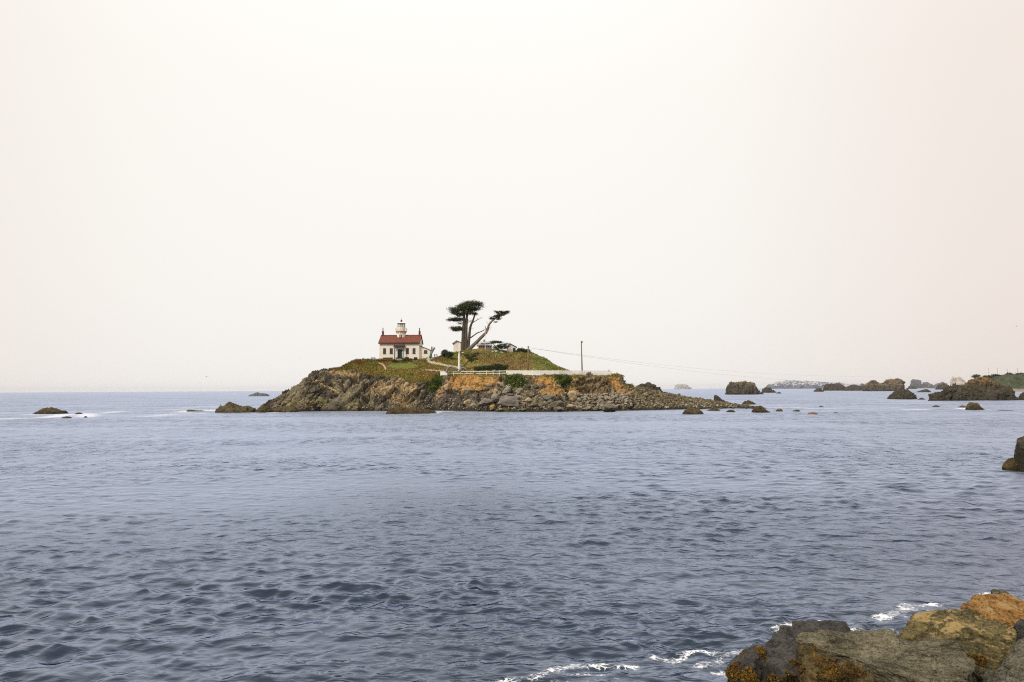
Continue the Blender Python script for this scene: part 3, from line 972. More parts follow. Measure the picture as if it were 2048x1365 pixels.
rock_mat('beach_tan', (.18, .135, .075), (.33, .255, .15), (.50, .40, .26), .8, bump=.10, wet=.75, weed=(.040, .030, .014))
rock_mat('beach_band', (.095, .082, .072), (.17, .15, .125), (.29, .255, .20), .8, strata=((0, R(25), 0), (.6, 1, 3.0)), bump=.14, wet=.75, weed=(.040, .030, .014))
rock_mat('beach_ochre', (.18, .12, .035), (.30, .21, .07), (.42, .31, .13), .9, bump=.1, wet=.75, weed=(.040, .030, .014))

# ================================================================== ROCKS STANDING IN THE WATER
def sea_rock(name, label, pts, base, mat, cat='rock', group=None, depth=None, thick=.45, amp=.14, seed=0, res=1.0, fpow=.55):
    """pts: outline of the top against what is behind (photo px), base: photo y of its waterline"""
    pts = np.array(pts, float)
    x0, x1 = pts[0, 0], pts[-1, 0]
    xm = (x0 + x1) / 2
    d0 = float(wdepth(np.array(xm), np.array(float(base)))) if depth is None else depth
    mpp = d0 / FPX
    wid = (x1 - x0) * mpp
    T = max(thick * wid, .25)
    dr = d0 + T * .9
    nu = int(np.clip((x1 - x0) * 1.6 * res, 26, 130))
    ns = int(np.clip(nu * .8, 22, 80))
    u = np.linspace(0, 1, nu)
    px = x0 + (x1 - x0) * u
    py = np.interp(px, pts[:, 0], pts[:, 1])
    top = P(px, py, np.full(nu, dr))
    hz = np.maximum(top[:, 2], .05)
    H = hz.max()
    below = .25 * H + .4
    s = np.linspace(-1, 1, ns)
    half = T * (.30 + .70 * np.sqrt(np.clip(np.sin(np.pi * u), 0, 1)))
    rg = np.random.default_rng(seed + 11)
    lean = rg.uniform(-.2, .2)
    prof = (1 - np.abs(s) ** 2.3) ** fpow
    V = np.zeros((ns, nu, 3))
    V[..., 0] = top[:, 0][None] + 0 * s[:, None]
    V[..., 1] = dr + s[:, None] * half[None] + lean * T * np.sin(u * 5)[None] * .3
    V[..., 2] = -below + (hz + below)[None] * prof[:, None]
    # close the ends
    endf = np.clip(np.minimum(u, 1 - u) / .03, 0, 1)
    V[..., 2] = np.where(endf[None] < 1, -below + (V[..., 2] + below) * (.0 + endf[None]), V[..., 2])
    sc_ = 1.0 / max(H, .25 * wid, .3)
    du, dv = np.gradient(V, axis=1), np.gradient(V, axis=0)
    N = np.cross(du, dv)
    N /= np.linalg.norm(N, axis=-1, keepdims=True) + 1e-9
    q = (V + rg.uniform(-50, 50, 3)) * np.array([1, 1, .6])
    cv, ce = cells(q + .3 / sc_ * fbm(q, sc_ * 1.2, 2, seed)[..., None], sc_ * 2.2, seed)
    cv2, ce2 = cells(q, sc_ * 5.0, seed + 5)
    gv, ge = facets(q, sc_ * 1.6, seed + 21)
    gv2, ge2 = facets(q, sc_ * 4.0, seed + 23)
    d = (.35 * cv + .15 * cv2 + 1.0 * gv + .35 * gv2 - .35 * (1 - sstep(0, .08, ce)) - .15 * (1 - sstep(0, .08, ce2)) + .6 * fbm(q, sc_ * 1.5, 3, seed + 7) + .55 * ridged(q, sc_ * 4.5, 4, seed + 9, .62) - .45)
    a = min(H, .4 * wid) * amp
    V = V + N * (d * a)[..., None]
    c0 = (float(top[:, 0].mean()), dr, 0.0)
    o = obj_np(name, V.reshape(-1, 3), grid_faces(ns, nu), MATS[mat], origin=c0)
    return tag(o, label, cat, group)

LOW = 'low rocks awash around the island'
FAR = 'distant sea stacks to the right'
sr = sea_rock
sr('sea_rock', 'long olive rock with one hump, at far left of the water', [(71.5, 827), (82, 822.5), (90, 818), (95, 815), (103, 817), (120, 821.5), (128, 825.5), (130, 828)], 828, 'stack_olive', group=LOW, seed=1)
sr('sea_rock', 'thin dark rock in foam just right of the humped far left rock', [(150, 828), (154, 825.8), (160, 825.4), (165, 828)], 828.4, 'stack_weed', group=LOW, seed=2)
sr('sea_rock', 'low green rock below the humped far left rock', [(123, 837.5), (127, 834.3), (134, 833.2), (140, 834.4), (143.4, 837.8)], 838, 'stack_olive', group=LOW, seed=3)
sr('sea_rock', 'tiny dark rock at the right end of the far left surf', [(167, 835.5), (170, 833), (173, 832.8), (174.6, 835.5)], 836, 'stack_weed', group=LOW, seed=4)
sr('sea_rock', 'flat dark reef just left of the island point', [(374, 823), (377, 820), (384, 820.3), (392, 821.6), (402, 821.2), (411, 823.3)], 823.6, 'stack_weed', group=LOW, seed=5)
sr('sea_rock', 'humped brown rock off the left end of the island', [(434, 823.5), (437.5, 814.6), (450, 813), (455.7, 806.3), (459, 804.3), (465, 806.3), (476.5, 813), (490, 813.8), (500, 816.3), (508, 817.5), (513, 819)], 826.5, 'stack_olive', group=LOW, seed=6, res=1.6, amp=.09, thick=.3)
sr('sea_rock', 'pointed brown rock between the humped rock and the island point', [(511.4, 825), (519.7, 816), (525, 811), (529.6, 808), (536, 813), (542, 818), (547, 824)], 826, 'stack_olive', group=LOW, seed=7, res=1.8)
sr('sea_rock', 'broad dark rock at the foot of the island left point', [(546, 824), (550, 818), (556, 815), (568, 813.5), (580, 813.5), (590, 816), (598, 824)], 825.5, 'stack_olive', group=LOW, seed=8, res=1.8)
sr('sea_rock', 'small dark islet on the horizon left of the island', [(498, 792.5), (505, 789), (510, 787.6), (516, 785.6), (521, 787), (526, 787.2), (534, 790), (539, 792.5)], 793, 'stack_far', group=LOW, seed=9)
sr('sea_rock', 'long dark tide shelf at the water edge below the house', [(768, 827), (776, 822), (786, 817), (800, 814.5), (812, 817), (828, 815.5), (842, 818.5), (856, 818), (866, 822.5), (876, 827)], 828.5, 'stack_weed', group=LOW, seed=10, res=1.8, thick=.16)
sr('sea_rock', 'grey crag showing behind the gravel spit', [(1264, 777), (1273, 774.5), (1290, 773), (1298, 771.6), (1306, 774), (1312, 776), (1318, 776), (1323, 781), (1328, 787)], 806, 'stack_dark', seed=11, depth=262, res=1.6)
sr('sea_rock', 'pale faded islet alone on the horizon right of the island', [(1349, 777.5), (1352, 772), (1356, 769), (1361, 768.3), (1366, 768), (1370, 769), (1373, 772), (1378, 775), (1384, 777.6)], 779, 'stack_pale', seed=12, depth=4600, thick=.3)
sr('sea_stack', 'big grey rounded stack with tan top right of the gravel spit', [(1453.7, 787), (1454, 776), (1458, 771), (1462, 766), (1470, 764.5), (1480, 764.2), (1487, 765), (1495, 764.6), (1502, 769), (1508, 776), (1514, 783), (1522, 788.5)], 789.6, 'stack_tan', 'sea stack', group=FAR, seed=13, res=1.6)
sr('sea_rock', 'small grey dome beside the big rounded stack', [(1522.6, 786), (1526, 779), (1532, 775.6), (1540, 776), (1546, 781), (1551, 785.8)], 786, 'stack_dark', group=FAR, seed=14)
sr('sea_rock', 'tiny flat rock right of the small grey dome', [(1552, 787), (1558, 784.3), (1563, 787)], 787.5, 'stack_dark', group=FAR, seed=15)
sr('sea_rock', 'dark wedge rock leaning left behind the gravel spit', [(1427, 803), (1427.6, 792), (1431, 789), (1434, 790), (1438, 795), (1447, 801), (1453, 805)], 812, 'stack_dark', seed=16, depth=250, res=2, thick=.3)
sr('sea_rock', 'black half dome rock just past the end of the spit', [(1484.5, 809), (1490, 804), (1497, 801.4), (1505, 804), (1511, 809)], 810, 'stack_weed', group=LOW, seed=17, res=2)
sr('sea_rock', 'dark split rock in front of the end of the spit', [(1505.5, 822.5), (1509, 817), (1516, 813.5), (1523, 813), (1529, 818), (1533, 821), (1539, 824.5)], 825, 'stack_weed', group=LOW, seed=18, res=2)
sr('sea_rock', 'flat topped brown rock in the water before the spit', [(1366, 828.5), (1369, 821.5), (1376, 818.3), (1386, 818), (1395, 818.5), (1402, 823), (1407, 828.7)], 829.5, 'stack_olive', group=LOW, seed=19, res=2)
sr('sea_rock', 'low brown rock right of the flat topped one', [(1410, 822.8), (1420, 820), (1426, 818), (1432, 817.5), (1437, 819), (1441, 822.5)], 823, 'stack_olive', group=LOW, seed=20, res=1.5)
sr('sea_rock', 'low dark rock near the tip of the spit, rounded and small', [(1452, 824), (1458, 820.5), (1466, 820.5), (1471, 824)], 824.5, 'stack_weed', group=LOW, seed=21, res=1.5)
sr('sea_rock', 'small greenish rock second right of the split rock', [(1552, 822.7), (1555, 819), (1559, 818), (1563, 819), (1566, 822.7)], 823, 'stack_olive', group=LOW, seed=22)
sr('sea_rock', 'flat green rock third right of the split rock', [(1586, 822.7), (1593, 819.5), (1597, 820), (1601, 822.7)], 823, 'stack_olive', group=LOW, seed=23)
sr('sea_rock', 'low rust red rock in open water right of the spit', [(1615, 829.3), (1619, 826), (1625, 825.2), (1632, 826), (1637, 829.3)], 829.7, 'stack_red', group=LOW, seed=24)
sr('sea_rock', 'thin black rock right of the rust red rock', [(1662, 827.6), (1672, 825.2), (1680, 827.6)], 828, 'stack_weed', group=LOW, seed=25)
sr('sea_rock', 'tiny black rock above the white breaker', [(1638, 814), (1642, 811.6), (1648, 814)], 814.5, 'stack_weed', group=LOW, seed=26)
sr('sea_rock', 'lone small dome left of the far chain of stacks', [(1627, 783.6), (1632, 778.5), (1638, 776.5), (1645, 780), (1648, 784)], 784, 'stack_dark', group=FAR, seed=27)
sr('sea_stack', 'broad grey hump, leftmost of the far chain', [(1647, 781), (1652, 771), (1660, 769), (1675, 769.5), (1684, 772), (1691, 778), (1693, 781.5)], 781.8, 'stack_dark', 'sea stack', group=FAR, seed=28)
sr('sea_stack', 'low jagged ridge in the middle of the far chain', [(1689, 781), (1697, 775), (1708, 770.6), (1716, 772), (1725, 774), (1735, 775), (1742, 781.5)], 782, 'stack_dark', 'sea stack', group=FAR, seed=29)
sr('sea_stack', 'twin peaked stack ending the far chain, tan right peak', [(1730, 782), (1735, 772), (1741, 768), (1743.5, 763), (1746.5, 761.8), (1752, 767), (1760, 770.5), (1770, 770.5), (1775, 763), (1782, 760), (1792, 760.6), (1797, 764), (1801, 772), (1803, 782)], 782.8, 'stack_tan', 'sea stack', group=FAR, seed=30, res=1.4)
sr('sea_rock', 'small dark rock under the blocky grey stack', [(1813, 778), (1821, 772), (1828, 773), (1833, 778)], 778.4, 'stack_dark', group=FAR, seed=31)
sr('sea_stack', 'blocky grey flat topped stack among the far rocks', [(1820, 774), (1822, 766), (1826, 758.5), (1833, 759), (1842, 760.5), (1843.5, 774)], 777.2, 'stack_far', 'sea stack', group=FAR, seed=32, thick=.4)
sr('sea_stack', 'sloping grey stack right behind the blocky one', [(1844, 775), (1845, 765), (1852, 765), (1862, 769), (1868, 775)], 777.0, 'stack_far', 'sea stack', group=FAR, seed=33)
sr('sea_rock', 'dark dome just left of the orange topped rock', [(1873, 779), (1879, 770), (1890, 768.5), (1897, 772), (1901, 779)], 779.6, 'stack_dark', group=FAR, seed=34)
sr('sea_rock', 'low black rock below the blocky grey stack', [(1835, 784.5), (1845, 780), (1853, 779.2), (1860, 784)], 785, 'stack_dark', group=FAR, seed=35)
sr('sea_rock', 'broad dark cone rock left of the orange topped rock', [(1776, 797.5), (1783, 794), (1790, 788), (1798, 783), (1806, 780.6), (1815, 782), (1822, 787), (1829, 797)], 799, 'stack_dark', seed=36, res=1.8)
sr('sea_rock', 'tiny black rock right of the dark cone rock', [(1835, 799.6), (1843, 796), (1851, 799.6)], 800, 'stack_weed', seed=37)
sr('sea_rock', 'tall rock with orange lichen top near the right edge', [(1918, 791), (1926, 778), (1932, 766), (1942, 760), (1952, 757.5), (1965, 758), (1985, 760), (1998, 767), (2005, 773), (2014, 778), (2022, 790)], 799, 'stack_orange', seed=38, res=1.8, amp=.11, depth=336, thick=.35)
sr('sea_rock', 'long low black rock at the foot of the orange topped rock', [(1863.5, 798), (1870, 790), (1882, 782), (1893, 774), (1900, 771.5), (1910, 773), (1922, 777), (1940, 785), (1960, 787), (1985, 784), (2000, 780), (2014, 781), (2025, 785), (2035, 792), (2050, 798)], 801.8, 'stack_dark', seed=61, res=1.6, amp=.17, thick=.10)
sr('sea_rock', 'white guano covered block behind the orange topped rock', [(1901, 776), (1902.5, 757), (1905, 752.5), (1910, 752.8), (1918, 754), (1923, 757), (1928, 762), (1932, 774)], 795, 'stack_guano', seed=39, depth=366, thick=.35, res=2, amp=.12)
sr('sea_rock', 'green grey boulder in surf below the orange topped rock', [(1933.5, 818.5), (1937, 809), (1943, 806.4), (1952, 808), (1960, 814), (1964, 819)], 819.8, 'stack_olive', seed=40, res=2)
sr('sea_rock', 'low rock touching the left of the green grey boulder', [(1916, 815), (1923, 811.4), (1929, 812), (1934, 815.5)], 816, 'stack_olive', seed=41)
sr('sea_rock', 'thin dark rock far left of the green grey boulder', [(1865, 813.2), (1872, 811.2), (1880, 813.2)], 813.8, 'stack_weed', seed=42)
sr('sea_rock', 'small dark rock at the right edge beside the orange topped rock', [(2040, 798), (2045, 789), (2052, 785), (2062, 787), (2072, 798)], 799, 'stack_dark', seed=43)
sr('sea_rock', 'faint flat rock far out left of the chain', [(1573, 777.6), (1583, 775.4), (1594, 777.6)], 778, 'stack_far', seed=44)
sr('sea_rock', 'flat pale reef awash near the right edge', [(1990, 822), (2003, 820.5), (2020, 820.8), (2032, 822.3)], 822.6, 'stack_olive', seed=45, thick=.25)
sr('sea_rock', 'dark brown round rock in mid water at the right edge', [(2008, 938), (2010, 927), (2014, 921), (2021, 917.5), (2029, 917), (2036, 922), (2040, 940)], 941, 'stack_weed', seed=46, res=3, amp=.12)
sr('sea_rock', 'tall dark rock cut off by the right edge', [(2035, 943), (2036, 912), (2035.5, 900), (2038, 887), (2043, 877), (2056, 869), (2075, 868), (2095, 880), (2106, 905), (2112, 943)], 945, 'stack_dark', seed=47, res=2.4, amp=.12, fpow=.42)
# far coast in the haze
sr('headland', 'blue hazy headland with white cliffs on the horizon', [(1530, 773.6), (1538, 769), (1548, 767), (1558, 763), (1575, 761.6), (1585, 763), (1600, 764.6), (1620, 764.8), (1640, 766), (1665, 767.5), (1690, 770), (1715, 771), (1745, 772), (1790, 774)], 776.8, 'stack_hazeblue', 'headland', seed=50, depth=4300, thick=.12, res=1.0)['kind'] = 'structure'
sr('sea_rock', 'small dark blue stack at the right end of the hazy headland', [(1721, 774.5), (1722, 768.5), (1724.5, 766.5), (1727, 769), (1729, 772), (1732, 774.5)], 777, 'stack_hazeblue', seed=51, depth=3300)
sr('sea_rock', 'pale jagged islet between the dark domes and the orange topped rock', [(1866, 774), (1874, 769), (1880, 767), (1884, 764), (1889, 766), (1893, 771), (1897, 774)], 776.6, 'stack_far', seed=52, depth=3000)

# ================================================================== MAINLAND BLUFF AT THE RIGHT EDGE
def build_bluff():
    sil = pl([(1945, 773), (1958, 768), (1968, 759), (1990, 753.5), (2010, 751.5), (2020, 750), (2035, 751.5), (2048, 749.5), (2080, 751), (2150, 747), (2400, 742)])
    cols = np.linspace(1945, 2400, 240)
    D = 900.0
    base = np.full(cols.shape, D)
    top = P(cols, sil(cols), base + 45)
    V = []
    for t in np.linspace(0, 1, 34):
        q = top.copy()
        q[:, 1] = D + 45 * t
        q[:, 0] = top[:, 0] * (q[:, 1] / (D + 45))
        q[:, 2] = -1 + (top[:, 2] + 1) * (sstep(0, 1, t) * .85 + .15 * t)
        V.append(q)
    for t in (.3, 1.0):
        q = top.copy()
        q[:, 1] += 160 * t
        q[:, 0] *= q[:, 1] / (D + 45)
        V.append(q)
    V = np.array(V)
    d = 2.2 * fbm(V, .06, 4, 5) + 1.4 * ridged(V, .16, 3, 6)
    V[..., 2] += d * .55 * sstep(2, 9, V[..., 2])
    V[..., 1] -= d
    o = obj_np('bluff', V.reshape(-1, 3), grid_faces(*V.shape[:2]), MATS['bluff'])
    return tag(o, 'dark green scrub covered mainland bluff at the right edge', 'bluff', kind='structure')
m_, n_, l_, b_ = _mat('bluff')
_g2 = n_.new('ShaderNodeNewGeometry')
_f = _noise(n_, l_, _g2.outputs['Position'], .12, 6, .7)
_sz = n_.new('ShaderNodeSeparateXYZ')
l_.new(_g2.outputs['Position'], _sz.inputs[0])
_c = _ramp(n_, l_, _f, [(.35, (.020, .028, .014)), (.5, (.045, .055, .022)), (.65, (.085, .085, .04))])
_z = _math(n_, l_, 'ADD', _sz.outputs['Z'], _math(n_, l_, 'MULTIPLY', _f, 5.0))
l_.new(_mixc(n_, l_, _rng(n_, l_, _z, 7.0, 4.5), _c, (.26, .21, .16)), b_.inputs['Base Color'])
b_.inputs['Roughness'].default_value = .95
_bump(n_, l_, b_, _f, 1, 1.2)
build_bluff()

# ================================================================== BOULDERS ON THE ISLAND SHORE
def block_mesh(seed, sub=4, planes=11):
    rg = np.random.default_rng(seed)
    bm = bmesh.new()
    bmesh.ops.create_icosphere(bm, subdivisions=sub, radius=1)
    V = np.array([v.co[:] for v in bm.verts])
    F = np.array([[v.index for v in f.verts] for f in bm.faces])
    bm.free()
    N = rg.normal(size=(planes, 3))
    N /= np.linalg.norm(N, axis=1, keepdims=True)
    off = rg.uniform(.55, .95, planes)
    dots = V @ N.T
    t = np.where(dots > .05, off / np.maximum(dots, .05), 9)
    k = 30.0
    r = -np.log(np.exp(-k * np.minimum(t, 3)).sum(1) + np.exp(-k * 1.15)) / k
    V = V * r[:, None]
    gv, ge = facets(V + seed, 1.3, seed)
    V = V * (1 + .22 * gv)[:, None]
    V = V * (1 + .06 * fbm(V + seed, 1.6, 4, seed) + .045 * ridged(V + seed, 3.5, 3, seed))[:, None]
    V /= np.abs(V).max(0)
    m = mesh_np('boulder', V, F, True)
    return m
BLOCKS = [block_mesh(200 + i) for i in range(12)]
_bc = {}
def boulder(label, px, py, w, h, mat, rot=0, seed=0, group='boulders along the island shore', sink=.12, depthf=.8, lift=0):
    loc, nor = hit(px, py + h * .42)
    mpp = loc.y / FPX
    key = (seed % 12, mat)
    if key not in _bc:
        me = BLOCKS[seed % 12].copy()
        me.materials.append(MATS[mat])
        _bc[key] = me
    o = bpy.data.objects.new('boulder', _bc[key])
    COL.objects.link(o)
    sx, sz = w * mpp / 2, h * mpp / 2
    sy = depthf * (sx + sz) / 2
    o.scale = (sx * 1.06, sy, sz * 1.06)
    c = PV(px, py, loc.y + sy * .15)
    c.z += lift
    o.location = c
    o.rotation_euler = (0, R(rot), 0)
    return tag(o, label, 'boulder', group)
bo = boulder
bo('tilted grey slab boulder perched on top of the pile under the fence', 1003, 769.5, 21, 9, 'beach_grey', 24, 1)
bo('big blocky grey boulder right below the tilted slab', 1014.8, 780.5, 20.5, 20, 'beach_grey', 6, 2)
bo('rounded grey boulder at the foot of the green patch under the fence', 1039, 783, 19, 15, 'beach_grey', -12, 3)
bo('small grey boulder under the rounded one at the green patch', 1037, 794.5, 15, 9, 'beach_grey', 8, 4)
bo('flat little boulder wedged beneath the big blocky one', 1019, 789.5, 13, 6, 'beach_grey', 0, 5)
bo('upright tan boulder left of the big blocky one', 992, 783, 12, 13, 'beach_tan', -20, 6)
bo('pale wedge boulder tucked against the big blocky one', 998.7, 786, 10, 10, 'beach_grey', -25, 7)
bo('pale pointed boulder above the two banded mounds', 992, 795, 24, 17, 'beach_grey', -32, 8)
bo('largest banded grey mound on the shore', 1022, 805, 52, 25, 'beach_band', 6, 9, depthf=.6)
bo('smaller banded grey mound left of the largest one', 970, 806, 37, 18, 'beach_band', -10, 10, depthf=.6)
bo('flat tan boulder low on the shore left of the banded mounds', 937.4, 805, 21, 12.5, 'beach_tan', -14, 11)
bo('smooth pale boulder leaning on the flat tan one', 944.7, 812, 16, 12, 'beach_grey', -22, 0)
bo('upright yellow brown boulder at the water edge', 984.5, 816, 13, 16, 'beach_ochre', 34, 1)
bo('low yellow brown boulder at the waterline, right of the upright one', 1000.5, 820, 20, 8, 'beach_ochre', 3, 2)
bo('low brown boulder at the waterline under the largest banded mound', 1047, 820, 17, 7, 'beach_dark', 0, 3)
bo('grey boulder at the left foot of the orange earth', 909, 778.5, 15, 11, 'beach_tan', 10, 4)
bo('small flat boulder second from left under the orange earth', 922.5, 777, 12, 6, 'beach_grey', 0, 5)
bo('long flat pale slab under the orange earth', 940, 780.5, 21, 8.5, 'beach_grey', 10, 6)
bo('ochre block right of the long pale slab', 958, 779.5, 17, 9, 'beach_ochre', -6, 7)
bo('dark undercut block right of the ochre one', 974, 778.5, 13, 8, 'beach_dark', 0, 8)
bo('small tan block in the orange earth above the undercut one', 977, 769.7, 9, 7, 'beach_tan', 0, 9)
bo('cream boulder with dark hollow, right end of the banded mound', 1056, 801.5, 19, 12, 'beach_tan', 4, 10)
bo('big tan pitted boulder at the left of the cobble slope', 1146.5, 791.5, 24, 22, 'beach_tan', 14, 11)
bo('leaning grey slab left of the big tan pitted boulder', 1127, 797, 27, 13, 'beach_grey', 45, 0)
bo('narrow dark boulder standing low in the middle of the shore', 1082.5, 812, 12, 13, 'beach_dark', 10, 1)
bo('long dark slab behind the narrow dark boulder', 1099.5, 804, 23, 10, 'beach_dark', -12, 2)
bo('wide green grey boulder below the leaning slab', 1113, 809.5, 38, 18, 'beach_dark', -8, 3, depthf=.6)
bo('seaweed dark boulder at the water below the wide green grey one', 1118, 819, 24, 13, 'beach_dark', 0, 4)
bo('dome boulder with brown weed skirt at the water edge', 1219, 816, 31, 21, 'beach_dark', 0, 5)
bo('squat grey boulder at the right end of the cobble slope', 1254, 813.5, 14, 13, 'beach_dark', 0, 6)
bo('little dark boulder left of the weed skirted dome', 1190, 819, 12, 7.5, 'beach_dark', 0, 7)
bo('low tan boulder at the bottom of the cobble slope', 1142, 813.6, 21, 10, 'beach_tan', 0, 8)
bo('dark wedge leaning behind the weed skirted dome', 1206, 808.5, 17, 12, 'beach_dark', -38, 9)
bo('brown boulder in deep shade right of the largest banded mound', 1068, 810.5, 19, 14, 'beach_dark', 0, 10)
bo('tilted slab stuck in the yellow earth of the bluff', 1085.5, 772.6, 17, 9, 'beach_dark', -55, 11, sink=0)
bo('pale flat stone sticking out of the bluff', 1116, 772, 13, 6, 'beach_tan', 8, 0)
bo('grey block in the bluff left of the tilted slab', 1070, 772.6, 13, 11, 'beach_dark', 0, 1)
bo('brown block at the bluff foot above the shaded boulder', 1066, 789.5, 14, 11, 'beach_dark', 5, 2)
bo('wide grey banded mound in the middle of the shore', 1098.5, 795.5, 34, 15, 'beach_band', 0, 3, depthf=.6)
bo('small pale boulder below the leaning grey slab', 1132, 803.5, 13, 9, 'beach_grey', 0, 4)
bo('small grey boulder right of the big tan pitted one', 1161.5, 791, 11, 7, 'beach_grey', 0, 5)
bo('tall triangular dark rock leaning on the western cliff foot', 672, 809, 34, 27, 'beach_dark', -28, 6, depthf=.5)
bo('pale upright slab in the cliff below the lawn', 783, 776, 19, 9, 'beach_tan', -52, 8)
bo('tallest pale tilted slab in the cliff below the lawn', 812, 772, 26, 9.5, 'beach_tan', -58, 9)
bo('long tilted slab under the tallest pale slab', 823, 785, 27, 11, 'beach_tan', -38, 10)
bo('small tan block left of the pale upright slab', 768, 779, 12, 8, 'beach_tan', -40, 11)
bo('tan ledge block right of the tilted slabs', 840, 777, 22, 9, 'beach_dark', -48, 0)
bo('rounded tan block on the ridge beside the green patch', 893, 775, 13, 17, 'beach_tan', 20, 1)

def cobble_field():
    """loose cobbles of the slope and of the shore: far too many to pick apart"""
    Vs, Fs, b = [], [], 0
    rg = np.random.default_rng(5)
    mini = []
    for i in range(6):
        bm = bmesh.new()
        bmesh.ops.create_icosphere(bm, subdivisions=2, radius=1)
        V = np.array([v.co[:] for v in bm.verts])
        F = np.array([[v.index for v in f.verts] for f in bm.faces])
        bm.free()
        cv, ce = cells(V + i * 3.1, .9, i)
        V = V * (1 + .18 * cv + .12 * fbm(V + i, 1.5, 2, i))[:, None]
        mini.append((V, F))
    spots = []
    for k in range(430):
        x = rg.uniform(1150, 1262)
        y0, y1 = np.interp(x, [1150, 1262], [789, 787]), np.interp(x, [1150, 1262], [821, 816])
        t = rg.random()
        spots.append((x, y0 + (y1 - y0) * t, rg.uniform(1.6, 4.0)))
    for k in range(200):
        spots.append((rg.uniform(895, 1150), rg.uniform(798, 822), rg.uniform(1.2, 3.0)))
    for k in range(420):
        x = rg.uniform(1255, 1525)
        lo, hi = float(C_y(x)) + 1.5, float(W_y(x)) + .5
        spots.append((x, lo + (hi - lo) * rg.random() ** .6, rg.uniform(.7, 2.6)))
    for k in range(130):
        spots.append((rg.uniform(1000, 1140), rg.uniform(765, 798), rg.uniform(1.0, 2.6)))
    for k in range(70):
        spots.append((rg.uniform(850, 895), rg.uniform(783, 822), rg.uniform(.9, 2.2)))
    for k in range(60):
        spots.append((rg.uniform(600, 850), rg.uniform(814, 823), rg.uniform(.9, 2.4)))
    for x, y, s in spots:
        loc, nor = hit(x, y)
        if loc.z < .1 and y > 819 and rg.random() < .7: continue
        if loc.y > 232: continue
        V, F = mini[rg.integers(6)]
        s = s * loc.y / FPX
        q = V * (s * rg.uniform(.8, 1.3), s * rg.uniform(.7, 1.2), s * rg.uniform(.55, 1.0))
        m = np.array(Euler(rg.uniform(-1, 1, 3) * (.5, .5, 3)).to_matrix())
        Vs.append(q @ m.T + np.array(loc) + (0, 0, s * .2))
        Fs.append(F + b)
        b += len(V)
    o = obj_np('cobbles', np.concatenate(Vs), np.concatenate(Fs), MATS['cobble'])
    tag(o, 'loose grey cobbles spread over the shore below the bluff', 'cobbles', kind='stuff')
rock_mat('cobble', (.10, .085, .062), (.22, .19, .135), (.42, .37, .28), .55, wet=1.0, weed=(.040, .032, .018), bump=.06)
cobble_field()

# ================================================================== LIGHTHOUSE
plain_mat('white_wall', (.84, .775, .665), .75, .10, 1.3, bump=.03)
plain_mat('white_paint', (.86, .84, .79), .6, .05, 3)
plain_mat('roof_red', (.185, .060, .036), .85, .42, 2.4, bump=.04)
plain_mat('trim_brown', (.075, .045, .032), .7, .2, 4)
plain_mat('dark_iron', (.035, .038, .035), .5, .3, 6)
plain_mat('brick_chimney', (.11, .05, .038), .85, .35, 5, bump=.03)
plain_mat('door_green', (.012, .035, .026), .45, .2, 3)
plain_mat('gallery_ochre', (.36, .22, .07), .7, .25, 3)
plain_mat('red_iron', (.20, .045, .03), .5, .25, 4)
plain_mat('stone_step', (.42, .37, .30), .85, .2, 3)
plain_mat('grey_wood', (.23, .20, .165), .9, .3, 3, bump=.02)
plain_mat('pole_wood', (.21, .14, .085), .9, .25, 2, bump=.02)
plain_mat('bark', (.085, .068, .050), .95, .4, 2.5, bump=.06)
plain_mat('bark_pale', (.165, .14, .11), .95, .35, 2.0, bump=.06)
plain_mat('teal_paint', (.03, .17, .14), .6, .2, 3)
plain_mat('sheet_dark', (.012, .013, .013), .5, .3, 5)
plain_mat('orange_board', (.42, .13, .04), .7, .3, 3)
plain_mat('blue_tarp', (.07, .10, .34), .6, .25, 3)
plain_mat('wire_black', (.05, .05, .05), .5, .1, 2)
plain_mat('flag_red', (.42, .03, .04), .8, .15, 5)
plain_mat('flag_white', (.72, .70, .68), .8, .05, 5)
plain_mat('flag_blue', (.025, .035, .13), .8, .15, 5)
plain_mat('gull_grey', (.30, .30, .31), .8, .2, 9)
m_, n_, l_, b_ = _mat('glass_dark')
_g3 = n_.new('ShaderNodeNewGeometry')
l_.new(_ramp(n_, l_, _noise(n_, l_, _g3.outputs['Position'], 2.5, 3), [(.35, (.020, .020, .020)), (.7, (.075, .068, .060))]), b_.inputs['Base Color'])
b_.inputs['Roughness'].default_value = .12
m_, n_, l_, b_ = _mat('lantern_glass')
b_.inputs['Base Color'].default_value = (.85, .9, .88, 1)
b_.inputs['Roughness'].default_value = .05
b_.inputs['Transmission Weight'].default_value = .9
b_.inputs['IOR'].default_value = 1.1

HD = 237.0                                     # front wall of the house
HM = HD / FPX
def HP(px, py, d=HD):
    return PV(px, py, d)
HX = lambda px: HP(px, 718).x
HZ = lambda py: float(P(798, py, HD)[2])
zb, ze = HZ(718.6), HZ(686.9)                  # ground, eave
xl, xr = HX(758.7), HX(838.4)
yb = HD + 8.4                                  # back wall
ym = (HD + yb) / 2
zr = float(P(798, 671.9, ym)[2])               # ridge
lh = thing('lighthouse', (HX(798.6), HD, zb), 'white lighthouse cottage with red brown roof and a round lantern tower', 'lighthouse')
def wall_with_holes(x0, x1, z0, z1, y, t, holes):
    mb = MB()
    xs = sorted({x0, x1, *[h for a in holes for h in a[:2]]})
    zs = sorted({z0, z1, *[h for a in holes for h in a[2:]]})
    for i in range(len(xs) - 1):
        for j in range(len(zs) - 1):
            cx, cz = (xs[i] + xs[i + 1]) / 2, (zs[j] + zs[j + 1]) / 2
            if any(a[0] < cx < a[1] and a[2] < cz < a[3] for a in holes): continue
            mb.b2((xs[i], y, zs[j]), (xs[i + 1], y + t, zs[j + 1]))
    return mb
